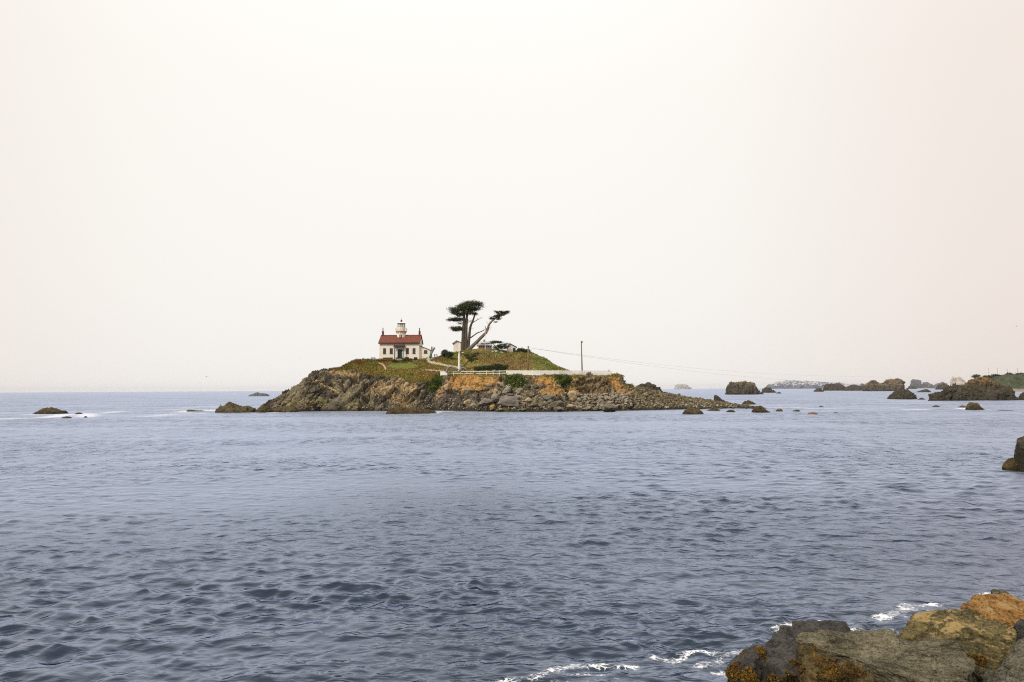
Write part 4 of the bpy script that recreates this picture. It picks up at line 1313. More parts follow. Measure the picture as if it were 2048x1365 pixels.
win = [(766, 772, 697, 708), (779.2, 785.6, 697, 708), (811.6, 817.7, 697, 708), (825, 831, 697, 708)]
cel = [(766, 785.6, 715.4, 718.0), (809, 818, 714.8, 717.5)]
wz = [(HX(a), HX(b), HZ(d), HZ(c)) for a, b, c, d in win]
cz_ = [(HX(a), HX(b), HZ(d), HZ(c)) for a, b, c, d in cel]
dz = (HX(795.2), HX(804.2), HZ(718.2), HZ(698.8))
front = wall_with_holes(xl, xr, zb - 1.2, ze, HD, .3, wz + cz_ + [dz])
front.build('front_wall', MATS['white_wall'], lh)
for xa, xb_ in ((xl, xl + .3), (xr - .3, xr)):
    side = MB()
    pr = [(HD + .3, zb - 1.2), (yb, zb - 1.2), (yb, ze), (ym, zr - .12), (HD + .3, ze + .12)]
    vs = [(xa, y, z) for y, z in pr] + [(xb_, y, z) for y, z in pr]
    side.add(vs, [(0, 1, 2, 3, 4), (9, 8, 7, 6, 5)] + [(i, (i + 1) % 5, 5 + (i + 1) % 5, 5 + i) for i in range(5)])
    side.build('gable_wall', MATS['white_wall'], lh)
MB().b2((xl + .3, yb - .3, zb - 1.2), (xr - .3, yb, ze)).build('rear_wall', MATS['white_wall'], lh)
# roof: two slopes made of shingle courses, fascia along the eave
rl, rr_ = HX(757.0), HX(840.2)
rf = MB()
for s_, y0 in ((1, HD - .45), (-1, yb + .45)):
    z0 = ze + .05
    th = .16
    vs = []
    for x in (rl, rr_):
        vs += [(x, y0, z0), (x, ym, zr), (x, ym, zr + th), (x, y0, z0 + th)]
    rf.add(vs, [(0, 1, 2, 3), (7, 6, 5, 4), (0, 4, 5, 1), (3, 2, 6, 7), (0, 3, 7, 4), (1, 5, 6, 2)])
roof = rf.build('roof', MATS['roof_red'], lh)
ncs = 14
for k in range(ncs):                           # shingle courses lap over one another on the seaward slope
    t0, t1 = k / ncs, (k + 1) / ncs
    y0, y1 = HD - .47 + (ym - HD + .47) * t0, HD - .47 + (ym - HD + .47) * t1
    z0, z1 = ze + .05 + (zr - ze - .05) * t0, ze + .05 + (zr - ze - .05) * t1
    sh = MB()
    sh.add([(rl - .03, y0, z0 + .16), (rr_ + .03, y0, z0 + .16), (rr_ + .03, y1, z1 + .17), (rl - .03, y1, z1 + .17),
            (rl - .03, y0, z0 + .22), (rr_ + .03, y0, z0 + .22), (rr_ + .03, y1, z1 + .20), (rl - .03, y1, z1 + .20)],
           [(3, 2, 1, 0), (4, 5, 6, 7), (0, 1, 5, 4), (1, 2, 6, 5), (2, 3, 7, 6), (3, 0, 4, 7)])
    sh.build('shingle_course', MATS['roof_red'], roof)
MB().b2((rl - .05, ym - .12, zr + .18), (rr_ + .05, ym + .12, zr + .30)).build('ridge_cap', MATS['roof_red'], roof)
MB().b2((rl - .04, HD - .60, ze - .22), (rr_ + .04, HD - .46, ze + .17)).build('fascia', MATS['trim_brown'], roof)
def sash(x0, x1, z0, z1, y, par, rows=2, colsn=2, fr='trim_brown'):
    """a sash window: frame, sill, glazing bars and separate panes, set back in the wall"""
    t = .075
    mb = MB()
    mb.b2((x0, y, z0), (x0 + t, y + .1, z1)).b2((x1 - t, y, z0), (x1, y + .1, z1)).b2((x0 + t, y, z1 - t), (x1 - t, y + .1, z1)).b2((x0 + t, y, z0), (x1 - t, y + .1, z0 + t))
    w = mb.build('window', MATS[fr], par)
    for i in range(colsn):
        for j in range(rows):
            a, b = x0 + t + (x1 - x0 - 2 * t) * i / colsn + .02, x0 + t + (x1 - x0 - 2 * t) * (i + 1) / colsn - .02
            c, d = z0 + t + (z1 - z0 - 2 * t) * j / rows + .02, z0 + t + (z1 - z0 - 2 * t) * (j + 1) / rows - .02
            MB().b2((a, y + .04, c), (b, y + .055, d)).build('pane', MATS['glass_dark'], w)
    for i in range(1, colsn):
        x = x0 + t + (x1 - x0 - 2 * t) * i / colsn
        MB().b2((x - .02, y + .02, z0 + t), (x + .02, y + .07, z1 - t)).build('glazing_bar', MATS[fr], w)
    for j in range(1, rows):
        z = z0 + t + (z1 - z0 - 2 * t) * j / rows
        MB().b2((x0 + t, y + .015, z - .025), (x1 - t, y + .075, z + .025)).build('glazing_bar', MATS[fr], w)
    MB().b2((x0 - .08, y - .22, z0 - .10), (x1 + .08, y + .02, z0 - .003)).build('sill', MATS[fr], w)
    MB().b2((x0, y + .10, z0), (x1, y + .12, z1)).build('backing', MATS['sheet_dark'], w)
    return w
for a in wz: sash(*a, HD + .12, lh)
for a in cz_: sash(*a, HD + .12, lh, 1, 3)
# door
d0, d1, dzb, dzt = dz
dr_ = MB().b2((d0 + .06, HD + .10, dzb), (d1 - .06, HD + .17, dzt - .35)).build('door', MATS['door_green'], lh)
for i in (0, 1):
    for j in (0, 1):
        w_ = (d1 - d0 - .12)
        MB().b2((d0 + .06 + w_ * (.12 + .42 * i), HD + .08, dzb + .35 + j * 1.3), (d0 + .06 + w_ * (.46 + .42 * i), HD + .098, dzb + 1.35 + j * 1.3)).build('panel', MATS['door_green'], dr_)
MB().lathe((d1 - .22, HD + .05, dzb + 1.2), [(.02, -.04), (.05, 0), (.02, .04)], 8).build('knob', MATS['gallery_ochre'], dr_)
MB().b2((d0 + .02, HD + .08, dzt - .33), (d1 - .02, HD + .14, dzt - .02)).build('transom_light', MATS['glass_dark'], lh)
MB().b2((d0 - .25, HD - .10, dzb - 1.0), (d0 - .003, HD + .1, dzt + .3)).b2((d1 + .003, HD - .10, dzb - 1.0), (d1 + .25, HD + .1, dzt + .3)).build('door_casing', MATS['white_paint'], lh)
MB().b2((d0 - .6, HD - 1.5, dzb - 1.2), (d1 + .6, HD - .13, dzb - .02)).build('step', MATS['stone_step'], lh)
MB().b2((d0 - .3, HD - 2.0, dzb - 1.2), (d1 + .3, HD - 1.5, dzb - .25)).build('step', MATS['stone_step'], lh)
# porch hood on two posts
ph = MB()
px0, px1, pz = HX(788.2), HX(809.7), HZ(694.5)
ph.add([(px0, HD - 1.4, pz), (px1, HD - 1.4, pz), (px1, HD - .01, pz), (px0, HD - .01, pz), (px0, HD - 1.4, pz + .35), (px1, HD - 1.4, pz + .35), (px1, HD - .01, pz + .75), (px0, HD - .01, pz + .75)],
       [(3, 2, 1, 0), (4, 5, 6, 7), (0, 1, 5, 4), (1, 2, 6, 5), (2, 3, 7, 6), (3, 0, 4, 7)])
ph.build('porch_roof', MATS['trim_brown'], lh)
for x in (HX(790.6), HX(807.2)):
    MB().b2((x - .14, HD - 1.30, zb - .8), (x + .14, HD - 1.02, pz)).build('porch_post', MATS['trim_brown'], lh)
for x in (HX(793.2), HX(804.9)):
    MB().lathe((x, HD - .22, HZ(701.5)), [(.04, -.16), (.10, -.10), (.10, .08), (.03, .18)], 8).build('wall_lamp', MATS['dark_iron'], lh)
for x in (HX(794.4), HX(804.6)):
    MB().b2((x - .35, HD - 1.0, dzb - .1), (x + .35, HD - .6, dzb + .45)).build('planter', MATS['door_green'], lh)
# chimneys
for pxc in (760.9, 835.7):
    x = HX(pxc)
    zt = float(P(pxc, 664.2, ym)[2])
    zt2 = float(P(pxc, 656.2, ym)[2])
    c = MB().b2((x - .30, ym - .38, zr - .3), (x + .30, ym + .38, zt)).build('chimney', MATS['brick_chimney'], lh)
    MB().b2((x - .36, ym - .44, zt), (x + .36, ym + .44, zt + .16)).build('cap', MATS['brick_chimney'], c)
    MB().cyl((x, ym, zt + .1), (x, ym, zt2), .17, .15, 10).build('flue', MATS['dark_iron'], c)
# tower through the roof
tx, ty = HX(798.6), ym - .2
TZ = lambda py: float(P(798.6, py, ty)[2])
tr = 8.7 * ty / FPX
tw = MB().lathe((tx, ty, 0), [(tr, ze - .5), (tr, TZ(666.2)), (tr + .22, TZ(665.2)), (tr + .22, TZ(664.6))], 32).build('tower', MATS['white_wall'], lh, smooth=False)
gy = TZ(664.4)
MB().lathe((tx, ty, 0), [(tr + .15, gy), (11.0 * HM, gy + .04), (11.0 * HM, gy + .20), (tr - .2, gy + .22)], 32).build('gallery_deck', MATS['gallery_ochre'], lh)
for k in range(12):
    a = k * math.pi / 6
    MB().tube([(tx + tr * math.cos(a), ty + tr * math.sin(a), gy - .75), (tx + 10.6 * HM * math.cos(a), ty + 10.6 * HM * math.sin(a), gy + .02)], [.06, .06], 5).build('gallery_bracket', MATS['gallery_ochre'], lh)
for k in range(14):
    a = 2 * math.pi * (k + .5) / 14
    MB().cyl((tx + 11.4 * HM * math.cos(a), ty + 11.4 * HM * math.sin(a), gy + .1), (tx + 11.4 * HM * math.cos(a), ty + 11.4 * HM * math.sin(a), gy + 1.45), .035, n=5).build('railing_post', MATS['gallery_ochre'], lh)
for hgt in (.55, 1.0, 1.42):
    pts = [(tx + 11.4 * HM * math.cos(2 * math.pi * k / 28), ty + 11.4 * HM * math.sin(2 * math.pi * k / 28), gy + hgt) for k in range(29)]
    MB().tube(pts, [.022] * 29, 5, cap=False).build('railing_bar', MATS['white_paint'], lh)
lr = 7.4 * HM
MB().lathe((tx, ty, 0), [(lr + .05, gy + .18), (lr + .05, TZ(655)), (lr + .12, TZ(654.8)), (lr + .12, TZ(654.2))], 24).build('lantern_base', MATS['white_wall'], lh)
ln = MB().lathe((tx, ty, 0), [(lr + .06, TZ(654.2)), (lr + .10, TZ(653.8))], 20).build('lantern_room', MATS['dark_iron'], lh)
for k in range(10):
    a = 2 * math.pi * (k + .5) / 10
    a2 = 2 * math.pi * (k + 1.5) / 10
    MB().cyl((tx + lr * math.cos(a), ty + lr * math.sin(a), TZ(654)), (tx + lr * math.cos(a), ty + lr * math.sin(a), TZ(647.8)), .06, n=6).build('mullion', MATS['dark_iron'], ln)
    r2 = lr - .02
    p0, p1 = (tx + r2 * math.cos(a), ty + r2 * math.sin(a)), (tx + r2 * math.cos(a2), ty + r2 * math.sin(a2))
    gp = MB()
    gp.add([(*p0, TZ(653.9)), (*p1, TZ(653.9)), (*p1, TZ(648)), (*p0, TZ(648))], [(0, 1, 2, 3)])
    gp.build('pane', MATS['lantern_glass'], ln)
MB().lathe((tx, ty, 0), [(.25, TZ(654)), (.5, TZ(652.6)), (.56, TZ(651)), (.5, TZ(649.4)), (.22, TZ(648.2))], 14).build('lens', MATS['lantern_glass'], ln)
MB().cyl((tx, ty, TZ(655)), (tx, ty, TZ(653.4)), .28, n=10).build('lens_pedestal', MATS['dark_iron'], ln)
lrf = MB().lathe((tx, ty, 0), [(lr + .10, TZ(648.3)), (lr + .16, TZ(647.6)), (lr + .12, TZ(647.2)), (lr * .62, TZ(645.7)), (.35, TZ(644.8))], 20).build('lantern_roof', MATS['white_paint'], lh)
MB().lathe((tx, ty, 0), [(lr + .04, TZ(648.9)), (lr + .19, TZ(648.4)), (lr + .19, TZ(647.5)), (lr + .05, TZ(647.3))], 20).build('eave_ring', MATS['dark_iron'], lrf)
MB().lathe((tx, ty, 0), [(.36, TZ(645)), (.30, TZ(643.6)), (.30, TZ(641.4)), (.38, TZ(641)), (.20, TZ(640))], 12).build('ventilator', MATS['red_iron'], lrf)
MB().cyl((tx, ty, TZ(640.2)), (tx, ty, TZ(635.6)), .05, .015, 6).build('lightning_rod', MATS['dark_iron'], lrf)
twz = (tx - 2.4 * HM, tx + 2.4 * HM, TZ(676), TZ(670.2))
sash(*twz, ty - tr - .03, lh, 2, 2)
# lean-to at the east end
ax0, ax1 = xr, HX(860)
az0, az1 = HZ(692.3), HZ(700.4)
an = MB()
pr = [(ax0 + .002, zb - 1.2), (ax1, zb - 1.2), (ax1, az1), (ax0 + .002, az0)]
wx0, wx1, wz0, wz1 = HX(847.2), HX(854), HZ(706.9), HZ(700.9)
ya, yb2 = HD + .9, HD + 6.5
zsl = lambda x: az0 + (az1 - az0) * (x - ax0) / (ax1 - ax0)
for (x0, x1, z0a, z0b, z1a, z1b) in ((ax0 + .002, wx0, zb - 1.2, zb - 1.2, None, None), (wx1, ax1, zb - 1.2, zb - 1.2, None, None), (wx0, wx1, zb - 1.2, zb - 1.2, wz0, wz0), (wx0, wx1, wz1, wz1, None, None)):
    t0, t1 = (zsl(x0) if z1a is None else z1a), (zsl(x1) if z1b is None else z1b)
    an.add([(x0, ya, z0a), (x1, ya, z0b), (x1, ya, t1), (x0, ya, t0), (x0, ya + .25, z0a), (x1, ya + .25, z0b), (x1, ya + .25, t1), (x0, ya + .25, t0)],
           [(0, 1, 2, 3), (7, 6, 5, 4), (0, 4, 5, 1), (1, 5, 6, 2), (2, 6, 7, 3), (3, 7, 4, 0)])
an.b2((ax1 - .25, ya + .25, zb - 1.2), (ax1, yb2, az1))
an.build('annex_wall', MATS['white_wall'], lh)
ar = MB()
vs = [(x, y, zsl(x) + dz2) for y in (ya - .25, yb2 + .2) for x, dz2 in ((ax0 + .01, .02), (ax1 + .3, -.10))]
ar.add(vs + [(x, y, z + .18) for x, y, z in vs], [(0, 1, 3, 2), (4, 6, 7, 5), (0, 4, 5, 1), (2, 3, 7, 6), (0, 2, 6, 4), (1, 5, 7, 3)])
ar.build('annex_roof', MATS['trim_brown'], lh)
sash(wx0, wx1, wz0, wz1, ya + .06, lh, 1, 2)

# ================================================================== LEAVES AND TREES
def leaf_cloud(blobs, n, size, seed=0, flat=.6, shell=.55, hard=1.0, clump=.35):
    """small leaf faces through ellipsoids (c, r); denser towards the skin, gathered in sprays"""
    rg = np.random.default_rng(seed)
    vol = np.array([b[1][0] * b[1][1] * b[1][2] for b in blobs]) ** .72
    cnt = np.maximum(8, (n * vol / vol.sum()).astype(int))
    C = []
    for (c, r), k in zip(blobs, cnt):
        ks = max(3, k // 9)
        d = rg.normal(size=(ks, 3))
        d /= np.linalg.norm(d, axis=1, keepdims=True)
        rad = np.clip(shell + (1 - shell) * rg.random(ks) ** .6, 0, 1) * rg.uniform(.80, 1.10, ks)
        ctr = np.array(c) + d * rad[:, None] * np.array(r)
        low = d[:, 2] < 0
        ctr[low, 2] = c[2] + (ctr[low, 2] - c[2]) * hard
        idx = rg.integers(0, ks, k)
        C.append(ctr[idx] + rg.normal(size=(k, 3)) * size * np.array([2.2, 2.2, .9]) * (clump / .35))
    C = np.concatenate(C)
    k = len(C)
    a = rg.normal(size=(k, 3)) * np.array([1, 1, flat])
    a /= np.linalg.norm(a, axis=1, keepdims=True)
    b = np.cross(a, rg.normal(size=(k, 3)))
    b /= np.linalg.norm(b, axis=1, keepdims=True) + 1e-9
    s1 = size * rg.uniform(.7, 1.6, k)[:, None]
    s2 = size * rg.uniform(.35, .8, k)[:, None]
    V = np.stack([C - a * s1, C + b * s2 * .8 - a * s1 * .1, C + a * s1, C - b * s2 * .8 - a * s1 * .1], 1).reshape(-1, 3)
    F = np.arange(4 * k).reshape(-1, 4)
    return V, F
leaf_mat('cypress_leaf', (.020, .027, .010), (.050, .063, .018), (.120, .128, .034), .5)
leaf_mat('shrub_leaf', (.012, .022, .007), (.030, .050, .014), (.075, .095, .024), .9)
leaf_mat('iceplant', (.026, .046, .006), (.075, .110, .012), (.15, .17, .02), .5)
leaf_mat('grass_green', (.105, .112, .018), (.175, .165, .030), (.25, .215, .05), .5)
leaf_mat('grass_dry', (.20, .14, .045), (.29, .20, .075), (.38, .27, .11), .6)
leaf_mat('grass_rust', (.10, .045, .012), (.19, .095, .022), (.26, .17, .04), .6)

def pads(lst, d, dep=.8, seed=0):
    """foliage pads given by photo px centre and half size"""
    rg = np.random.default_rng(seed)
    out = []
    for cx, cy, rx, ry in lst:
        dd = d + rg.uniform(-1, 1) * rx * d / FPX * .35
        c = P(cx, cy, dd)
        out.append((c, (rx * dd / FPX, rx * dd / FPX * dep, ry * dd / FPX)))
    return out
def limb(pts, d, r0, r1, mb, n=8, sway=0.0, wob=.1):
    k = len(pts)
    q = [PV(x, y, d + sway * math.sin(i * 1.7) * .5) for i, (x, y) in enumerate(pts)]
    # smooth the polyline
    for _ in range(2):
        q = [q[0]] + [v for a, b in zip(q[:-1], q[1:]) for v in (a * .75 + b * .25, a * .25 + b * .75)] + [q[-1]]
    rad = [r0 + (r1 - r0) * i / (len(q) - 1) for i in range(len(q))]
    mb.tube(q, rad, n, wob=wob)
    return mb
TD = 250.0
tb, _ = hit(931, 703)
tree = thing('cypress_tree', PV(931, 704, TD), 'tall flat topped dark cypress with thick stems behind the white post', 'tree')
for pts, r0, r1 in (([(925.5, 707), (926, 690), (926.8, 665), (928.3, 645), (928.5, 630), (926, 620)], .85, .30),
                    ([(931.5, 707), (932, 690), (932, 665), (933.2, 645), (934, 628), (938, 616)], .80, .28),
                    ([(936, 707), (937, 690), (938.8, 668), (941, 652), (945.5, 643), (948.5, 634), (950, 626)], .62, .22)):
    limb(pts, TD, r0, r1, MB(), 10).build('trunk', MATS['bark'], tree, smooth=True)
for pts, r0, r1 in (([(946, 645.5), (950, 643), (955, 640), (960, 637.5), (965, 634.5)], .17, .04), ([(954, 641), (954, 638), (956.5, 637)], .09, .03), ([(941, 676), (948, 671), (955, 666), (963, 663.5), (970, 659.5)], .28, .12),
                    ([(970, 659.5), (971, 655), (970.3, 652)], .14, .04), ([(928, 640), (921, 641), (908, 641.5)], .2, .05), ([(927, 660), (920, 660), (908, 660)], .2, .05),
                    ([(928.5, 632), (918, 628), (903, 622)], .24, .06), ([(929, 626), (922, 616), (914, 611)], .22, .06), ([(935, 622), (944, 614), (958, 608)], .24, .06), ([(938, 616), (940, 608), (944, 602), (950, 599)], .16, .03),
                    ([(942, 652), (938, 655), (936.5, 660)], .06, .02), ([(941.5, 656), (946, 659), (947, 655.5)], .08, .02), ([(934, 641), (938, 638), (944, 638.5)], .07, .02), ([(934, 632), (940, 630), (946, 628)], .1, .03), ([(934, 648), (937, 645), (940, 644)], .06, .02)):
    limb(pts, TD, r0, r1, MB(), 6, .6).build('branch', MATS['bark'], tree, smooth=True)
crown = pads([(942, 607.5, 22, 5.5), (926, 613, 13, 5), (957, 609, 10, 5), (932, 618, 26, 7), (911, 621, 14, 5), (948, 618, 14, 5.5), (904, 617.5, 7, 2.5), (962, 613, 5, 2.5), (920, 627, 17, 4), (938, 626, 12, 5), (906, 626, 6, 2.2)], TD, .9, 3)
low1 = pads([(911, 639.5, 11, 4), (900, 640.5, 5, 2.2), (920, 640, 6, 4)], TD, .9, 4)
low2 = pads([(913, 659, 9.5, 5), (920, 658, 5, 5), (905, 656.5, 4, 2.2)], TD, .9, 5)
bits = pads([(918.5, 631.8, 4, 2), (921, 647.5, 2.8, 1.5), (949.5, 628.5, 4, 2.2), (937, 643, 2, 1)], TD, .9, 6)
for bl, n_l, sd in ((crown, 13500, 1), (low1, 2600, 2), (low2, 2600, 3), (bits, 900, 4)):
    obj_np('foliage', *leaf_cloud(bl, n_l, .17, sd, .5, .30, .75, .55), MATS['cypress_leaf'], tree, smooth=False)
lean = thing('leaning_cypress_tree', PV(938.5, 699, TD - 1), 'leaning cypress with pale bare trunk and a small windswept crown', 'tree')
limb([(934, 702), (940, 697), (952, 686), (961, 676.5), (968.3, 669.7), (973, 664.5), (975.5, 659), (977, 652), (980, 647), (985, 641.5), (992, 637)], TD - 1, .75, .24, MB(), 10).build('trunk', MATS['bark_pale'], lean, smooth=True)
for pts, r0, r1 in (([(992, 637), (1000, 632), (1008, 627), (1016, 623)], .2, .04), ([(990, 638), (996, 640), (1001, 639)], .12, .03), ([(985, 641), (983, 638), (980, 637)], .1, .03), ([(977.5, 651), (975, 647), (972.5, 642.5)], .08, .02),
                    ([(976, 657), (980, 655), (983, 653.5)], .09, .02), ([(978, 650), (978, 645), (978.5, 641.5)], .07, .02), ([(976, 659), (980, 658), (984, 655)], .07, .02), ([(996, 634), (997, 628), (998, 624)], .1, .03), ([(975, 660), (979, 661), (982, 661)], .05, .02)):
    limb(pts, TD - 1, r0, r1, MB(), 6, .5).build('branch', MATS['bark'], lean, smooth=True)
obj_np('foliage', *leaf_cloud(pads([(985, 637, 5.5, 2.8), (997, 638.5, 4.5, 2), (994, 633.5, 8, 3.2), (1001, 629.5, 9, 3.4), (1009, 626.5, 8, 2.6), (995, 625, 4.5, 2.2), (991.5, 622.5, 2.2, 1.2), (1014, 623.5, 4.5, 1.8), (1001, 624, 4, 1.8), (992, 644.5, 3.5, .9)], TD - 1, .8, 9), 4200, .16, 7, .6, .3, .8), MATS['cypress_leaf'], lean, smooth=False)

def shrub(name, label, padlist, d, n, size, mat='shrub_leaf', cat='shrub', stems=(), seed=0, group=None, dep=.8, hard=.8, bark='bark'):
    cx = sum(p[0] for p in padlist) / len(padlist)
    cy = max(p[1] + p[3] for p in padlist)
    t = thing(name, PV(cx, cy, d), label, cat, group)
    for pts, r0, r1 in stems:
        limb(pts, d, r0, r1, MB(), 6, .3).build('stem', MATS[bark], t, smooth=True)
    obj_np('foliage', *leaf_cloud(pads(padlist, d, dep, seed), n, size, seed + 1, .8, .6, hard), MATS[mat], t, smooth=False)
    return t
GH = lambda px, py: hit(px, py)[0].y
shrub('shrub', 'larger rear one of two rounded dark green bushes beside the path', [(889.5, 706.5, 6.5, 7.0)], 240, 3200, .11, seed=11, stems=[([(889, 714), (889, 707)], .12, .05)], group='rounded bushes by the path', hard=.95)
shrub('shrub', 'smaller front one of two rounded dark green bushes beside the path', [(899, 709, 8, 5.6)], 238, 3000, .11, seed=12, stems=[([(899, 714), (899, 709)], .12, .05)], group='rounded bushes by the path', hard=.95)
shrub('windswept_shrub', 'long dark windswept shrub lying along the white fence', [(955, 738, 8, 4.5), (967, 737, 9, 4.8), (980, 736.5, 9, 5), (991, 734.5, 8, 5.5), (998, 731.5, 6, 3.2), (1005, 737, 7, 4.2), (1012, 734, 5, 4.5), (1000, 739, 9, 3.5)], 224, 6500, .15, seed=13, stems=[([(990, 744), (975, 740), (955, 738)], .2, .06), ([(990, 744), (1000, 737), (1010, 733)], .2, .06)])
shrub('leaning_shrub', 'small dark cypress leaning right over the slope behind the white post', [(939, 716.5, 6, 3.2), (933, 711, 5, 2.2), (947, 712, 6, 3), (954, 707.5, 4.5, 2), (951, 718.5, 5, 1.8), (942, 722, 4.5, 2.5)], 230, 2400, .14, 'cypress_leaf', seed=14, stems=[([(921, 737), (930, 730), (937, 722), (945, 713), (953, 708)], .32, .08), ([(936, 723), (942, 719), (951, 718)], .15, .05)])
shrub('spreading_cypress', 'low dark spreading cypress on the hilltop between the flagpole and gabled shed', [(990, 684.5, 8, 2.2), (999, 685, 6, 1.8), (985, 686, 4, 1.8)], 246, 1400, .15, 'cypress_leaf', cat='tree', seed=15, stems=[([(996, 700), (992, 694), (985, 687), (983, 685)], .2, .07)], bark='bark_pale')
shrub('hilltop_shrub', 'dark rounded scrub left of the gabled shed', [(1003, 692, 9, 4), (996, 695.5, 10, 4), (1010, 695, 6, 4.5), (1012, 688.5, 4, 2.5), (1017, 693, 3, 1.5)], 245, 2600, .15, seed=16, stems=[([(1003, 700), (1003, 693)], .15, .05)])
shrub('hilltop_shrub', 'low dark green scrub on the skyline right of the gabled shed', [(1042, 699.5, 7, 3), (1052, 701.5, 8, 2.5), (1036, 702.5, 4, 2)], 247, 1800, .15, seed=17, stems=[([(1043, 704), (1043, 700)], .12, .05)])
shrub('hedge', 'clipped green hedge before the house, right of the steps', [(808, 720, 4, 3.4), (814, 720, 4.5, 3.6), (820, 720.5, 5, 3.2)], 233.4, 1800, .10, seed=18, stems=[([(814, 724), (814, 720)], .08, .04)], hard=1)
shrub('hedge', 'low green bush before the house, left of the steps', [(790, 722, 5, 2.4), (785, 723, 3.5, 1.8)], 233.0, 900, .10, seed=19, stems=[([(790, 724.5), (790, 722)], .08, .04)], hard=1)
shrub('hedge', 'brown dry hedge along the left half of the house front', [(757, 721, 5, 2), (766, 721, 6, 2.2), (776, 721.2, 6, 2.2)], 234.0, 1500, .10, 'grass_rust', seed=20, stems=[([(766, 724), (766, 721)], .08, .04)], hard=1)

def surface_cover(name, label, mask, n, size, mat, cat, seed=0, up=.35):
    """leafy cover rooted on the island surface where mask is high"""
    rg = np.random.default_rng(seed)
    w = np.clip(mask, 0, 1).ravel() ** 1.5
    idx = rg.choice(len(w), n, p=w / w.sum())
    Pn = IV.reshape(-1, 3)[idx] + rg.normal(size=(n, 3)) * .12
    Pn[:, 2] += rg.random(n) * up
    Pn[:, 1] -= rg.random(n) * up * .6
    a = rg.normal(size=(n, 3)) + np.array([0, -.3, .6])
    a /= np.linalg.norm(a, axis=1, keepdims=True)
    b = np.cross(a, rg.normal(size=(n, 3)))
    b /= np.linalg.norm(b, axis=1, keepdims=True)
    s1 = size * rg.uniform(.6, 1.5, n)[:, None]
    V = np.stack([Pn - b * s1 * .45, Pn + b * s1 * .45, Pn + a * s1 * 1.3], 1).reshape(-1, 3)
    o = obj_np(name, V, np.arange(3 * n).reshape(-1, 3), MATS[mat], smooth=False)
    return tag(o, label, cat, kind='stuff')
_fr = (IBACK < 1) * 1.0
_nn = fbm(IV, .4, 3, 301) * .5 + .5
surface_cover('iceplant', 'bright green iceplant tumbling down beside the orange earth', GREEN1 * _fr, 5000, .22, 'iceplant', 'ground cover', 1, .45)
surface_cover('creepers', 'green creepers hanging over the bluff below the fence', GREEN2 * _fr, 7000, .22, 'iceplant', 'ground cover', 2, .4)
surface_cover('green_grass', 'short rough green grass over the island slopes', GRASS * (.15 + sstep(.45, .7, _nn)), 42000, .20, 'grass_green', 'grass', 3, .12)
surface_cover('dry_grass', 'tall dry straw grass on the hillside', GRASS * np.clip(ell(IPX, IPY, 1020, 728, 42, 13, 0, .6) + ell(IPX, IPY, 965, 714, 30, 9, 0, .6) * .6 + .08 * sstep(.4, .7, _nn) + (IPY > 745) * .3 * (IPX > 885), 0, 1), 16000, .26, 'grass_dry', 'grass', 4, .15)
surface_cover('rust_grass', 'rusty brown low plants on the western slopes', GRASS * (1 - sstep(870, 940, IPX)) * sstep(.35, .6, 1 - _nn), 11000, .20, 'grass_rust', 'grass', 5, .12)

# ================================================================== SHEDS, FENCE, POLES AND SMALL THINGS ON THE ISLAND
def gable_shed(name, label, d, px0, px1, base, eave, apex_px, apex, dep, door=None, trim='trim_brown', over=2.0):
    t = thing(name, PV((px0 + px1) / 2, base, d), label, 'shed')
    z = lambda px, py: float(P(px, py, d)[2])
    x = lambda px: float(P(px, base, d)[0])
    x0, x1, xa = x(px0), x(px1), x(apex_px)
    zb_, ze_, za = z(px0, base) - 1.5, z(px0, eave), z(apex_px, apex)
    w = MB()
    pr = [(x0, zb_), (x1, zb_), (x1, ze_), (xa, za), (x0, ze_)]
    vs = [(a, d, b) for a, b in pr] + [(a, d + dep, b) for a, b in pr]
    w.add(vs, [(4, 3, 2, 1, 0), (5, 6, 7, 8, 9)] + [(i, (i + 1) % 5, 5 + (i + 1) % 5, 5 + i) for i in range(5)])
    w.build('wall', MATS['white_wall'], t)
    for s_, xe in ((-1, x0), (1, x1)):
        m = MB()
        sl = (ze_ - za) / (xe - xa)
        xo = xe + s_ * over * d / FPX
        zo = za + sl * (xo - xa)
        vs = [(xa, d - .45, za + .03), (xo, d - .45, zo + .03), (xo, d + dep + .3, zo + .03), (xa, d + dep + .3, za + .03)]
        m.add(vs + [(a, b, c + .22) for a, b, c in vs], [(0, 1, 2, 3), (7, 6, 5, 4), (0, 4, 5, 1), (1, 5, 6, 2), (2, 6, 7, 3), (3, 7, 4, 0)])
        m.build('roof_slope', MATS[trim], t)
    if door:
        a, b, c, e_ = door
        dr = MB().b2((x(a), d - .06, z(a, e_)), (x(b), d - .004, z(a, c))).build('door', MATS['door_green'], t)
        MB().b2((x(b) - .22, d - .12, z(a, (c + e_) / 2)), (x(b) - .14, d - .062, z(a, (c + e_) / 2) + .1)).build('handle', MATS['grey_wood'], dr)
    return t
gable_shed('shed', 'narrow white shed with grey gable half hidden behind the tall cypress', 253, 907, 924, 708, 687, 913.5, 682.5, 5, None, 'grey_wood', 2.5)
gable_shed('shed', 'white gabled shed with dark door on the hilltop right', 247, 1013.5, 1031.6, 704.5, 694.5, 1020, 688.2, 4, (1026, 1031, 696.4, 704.2), 'trim_brown', 2.3)

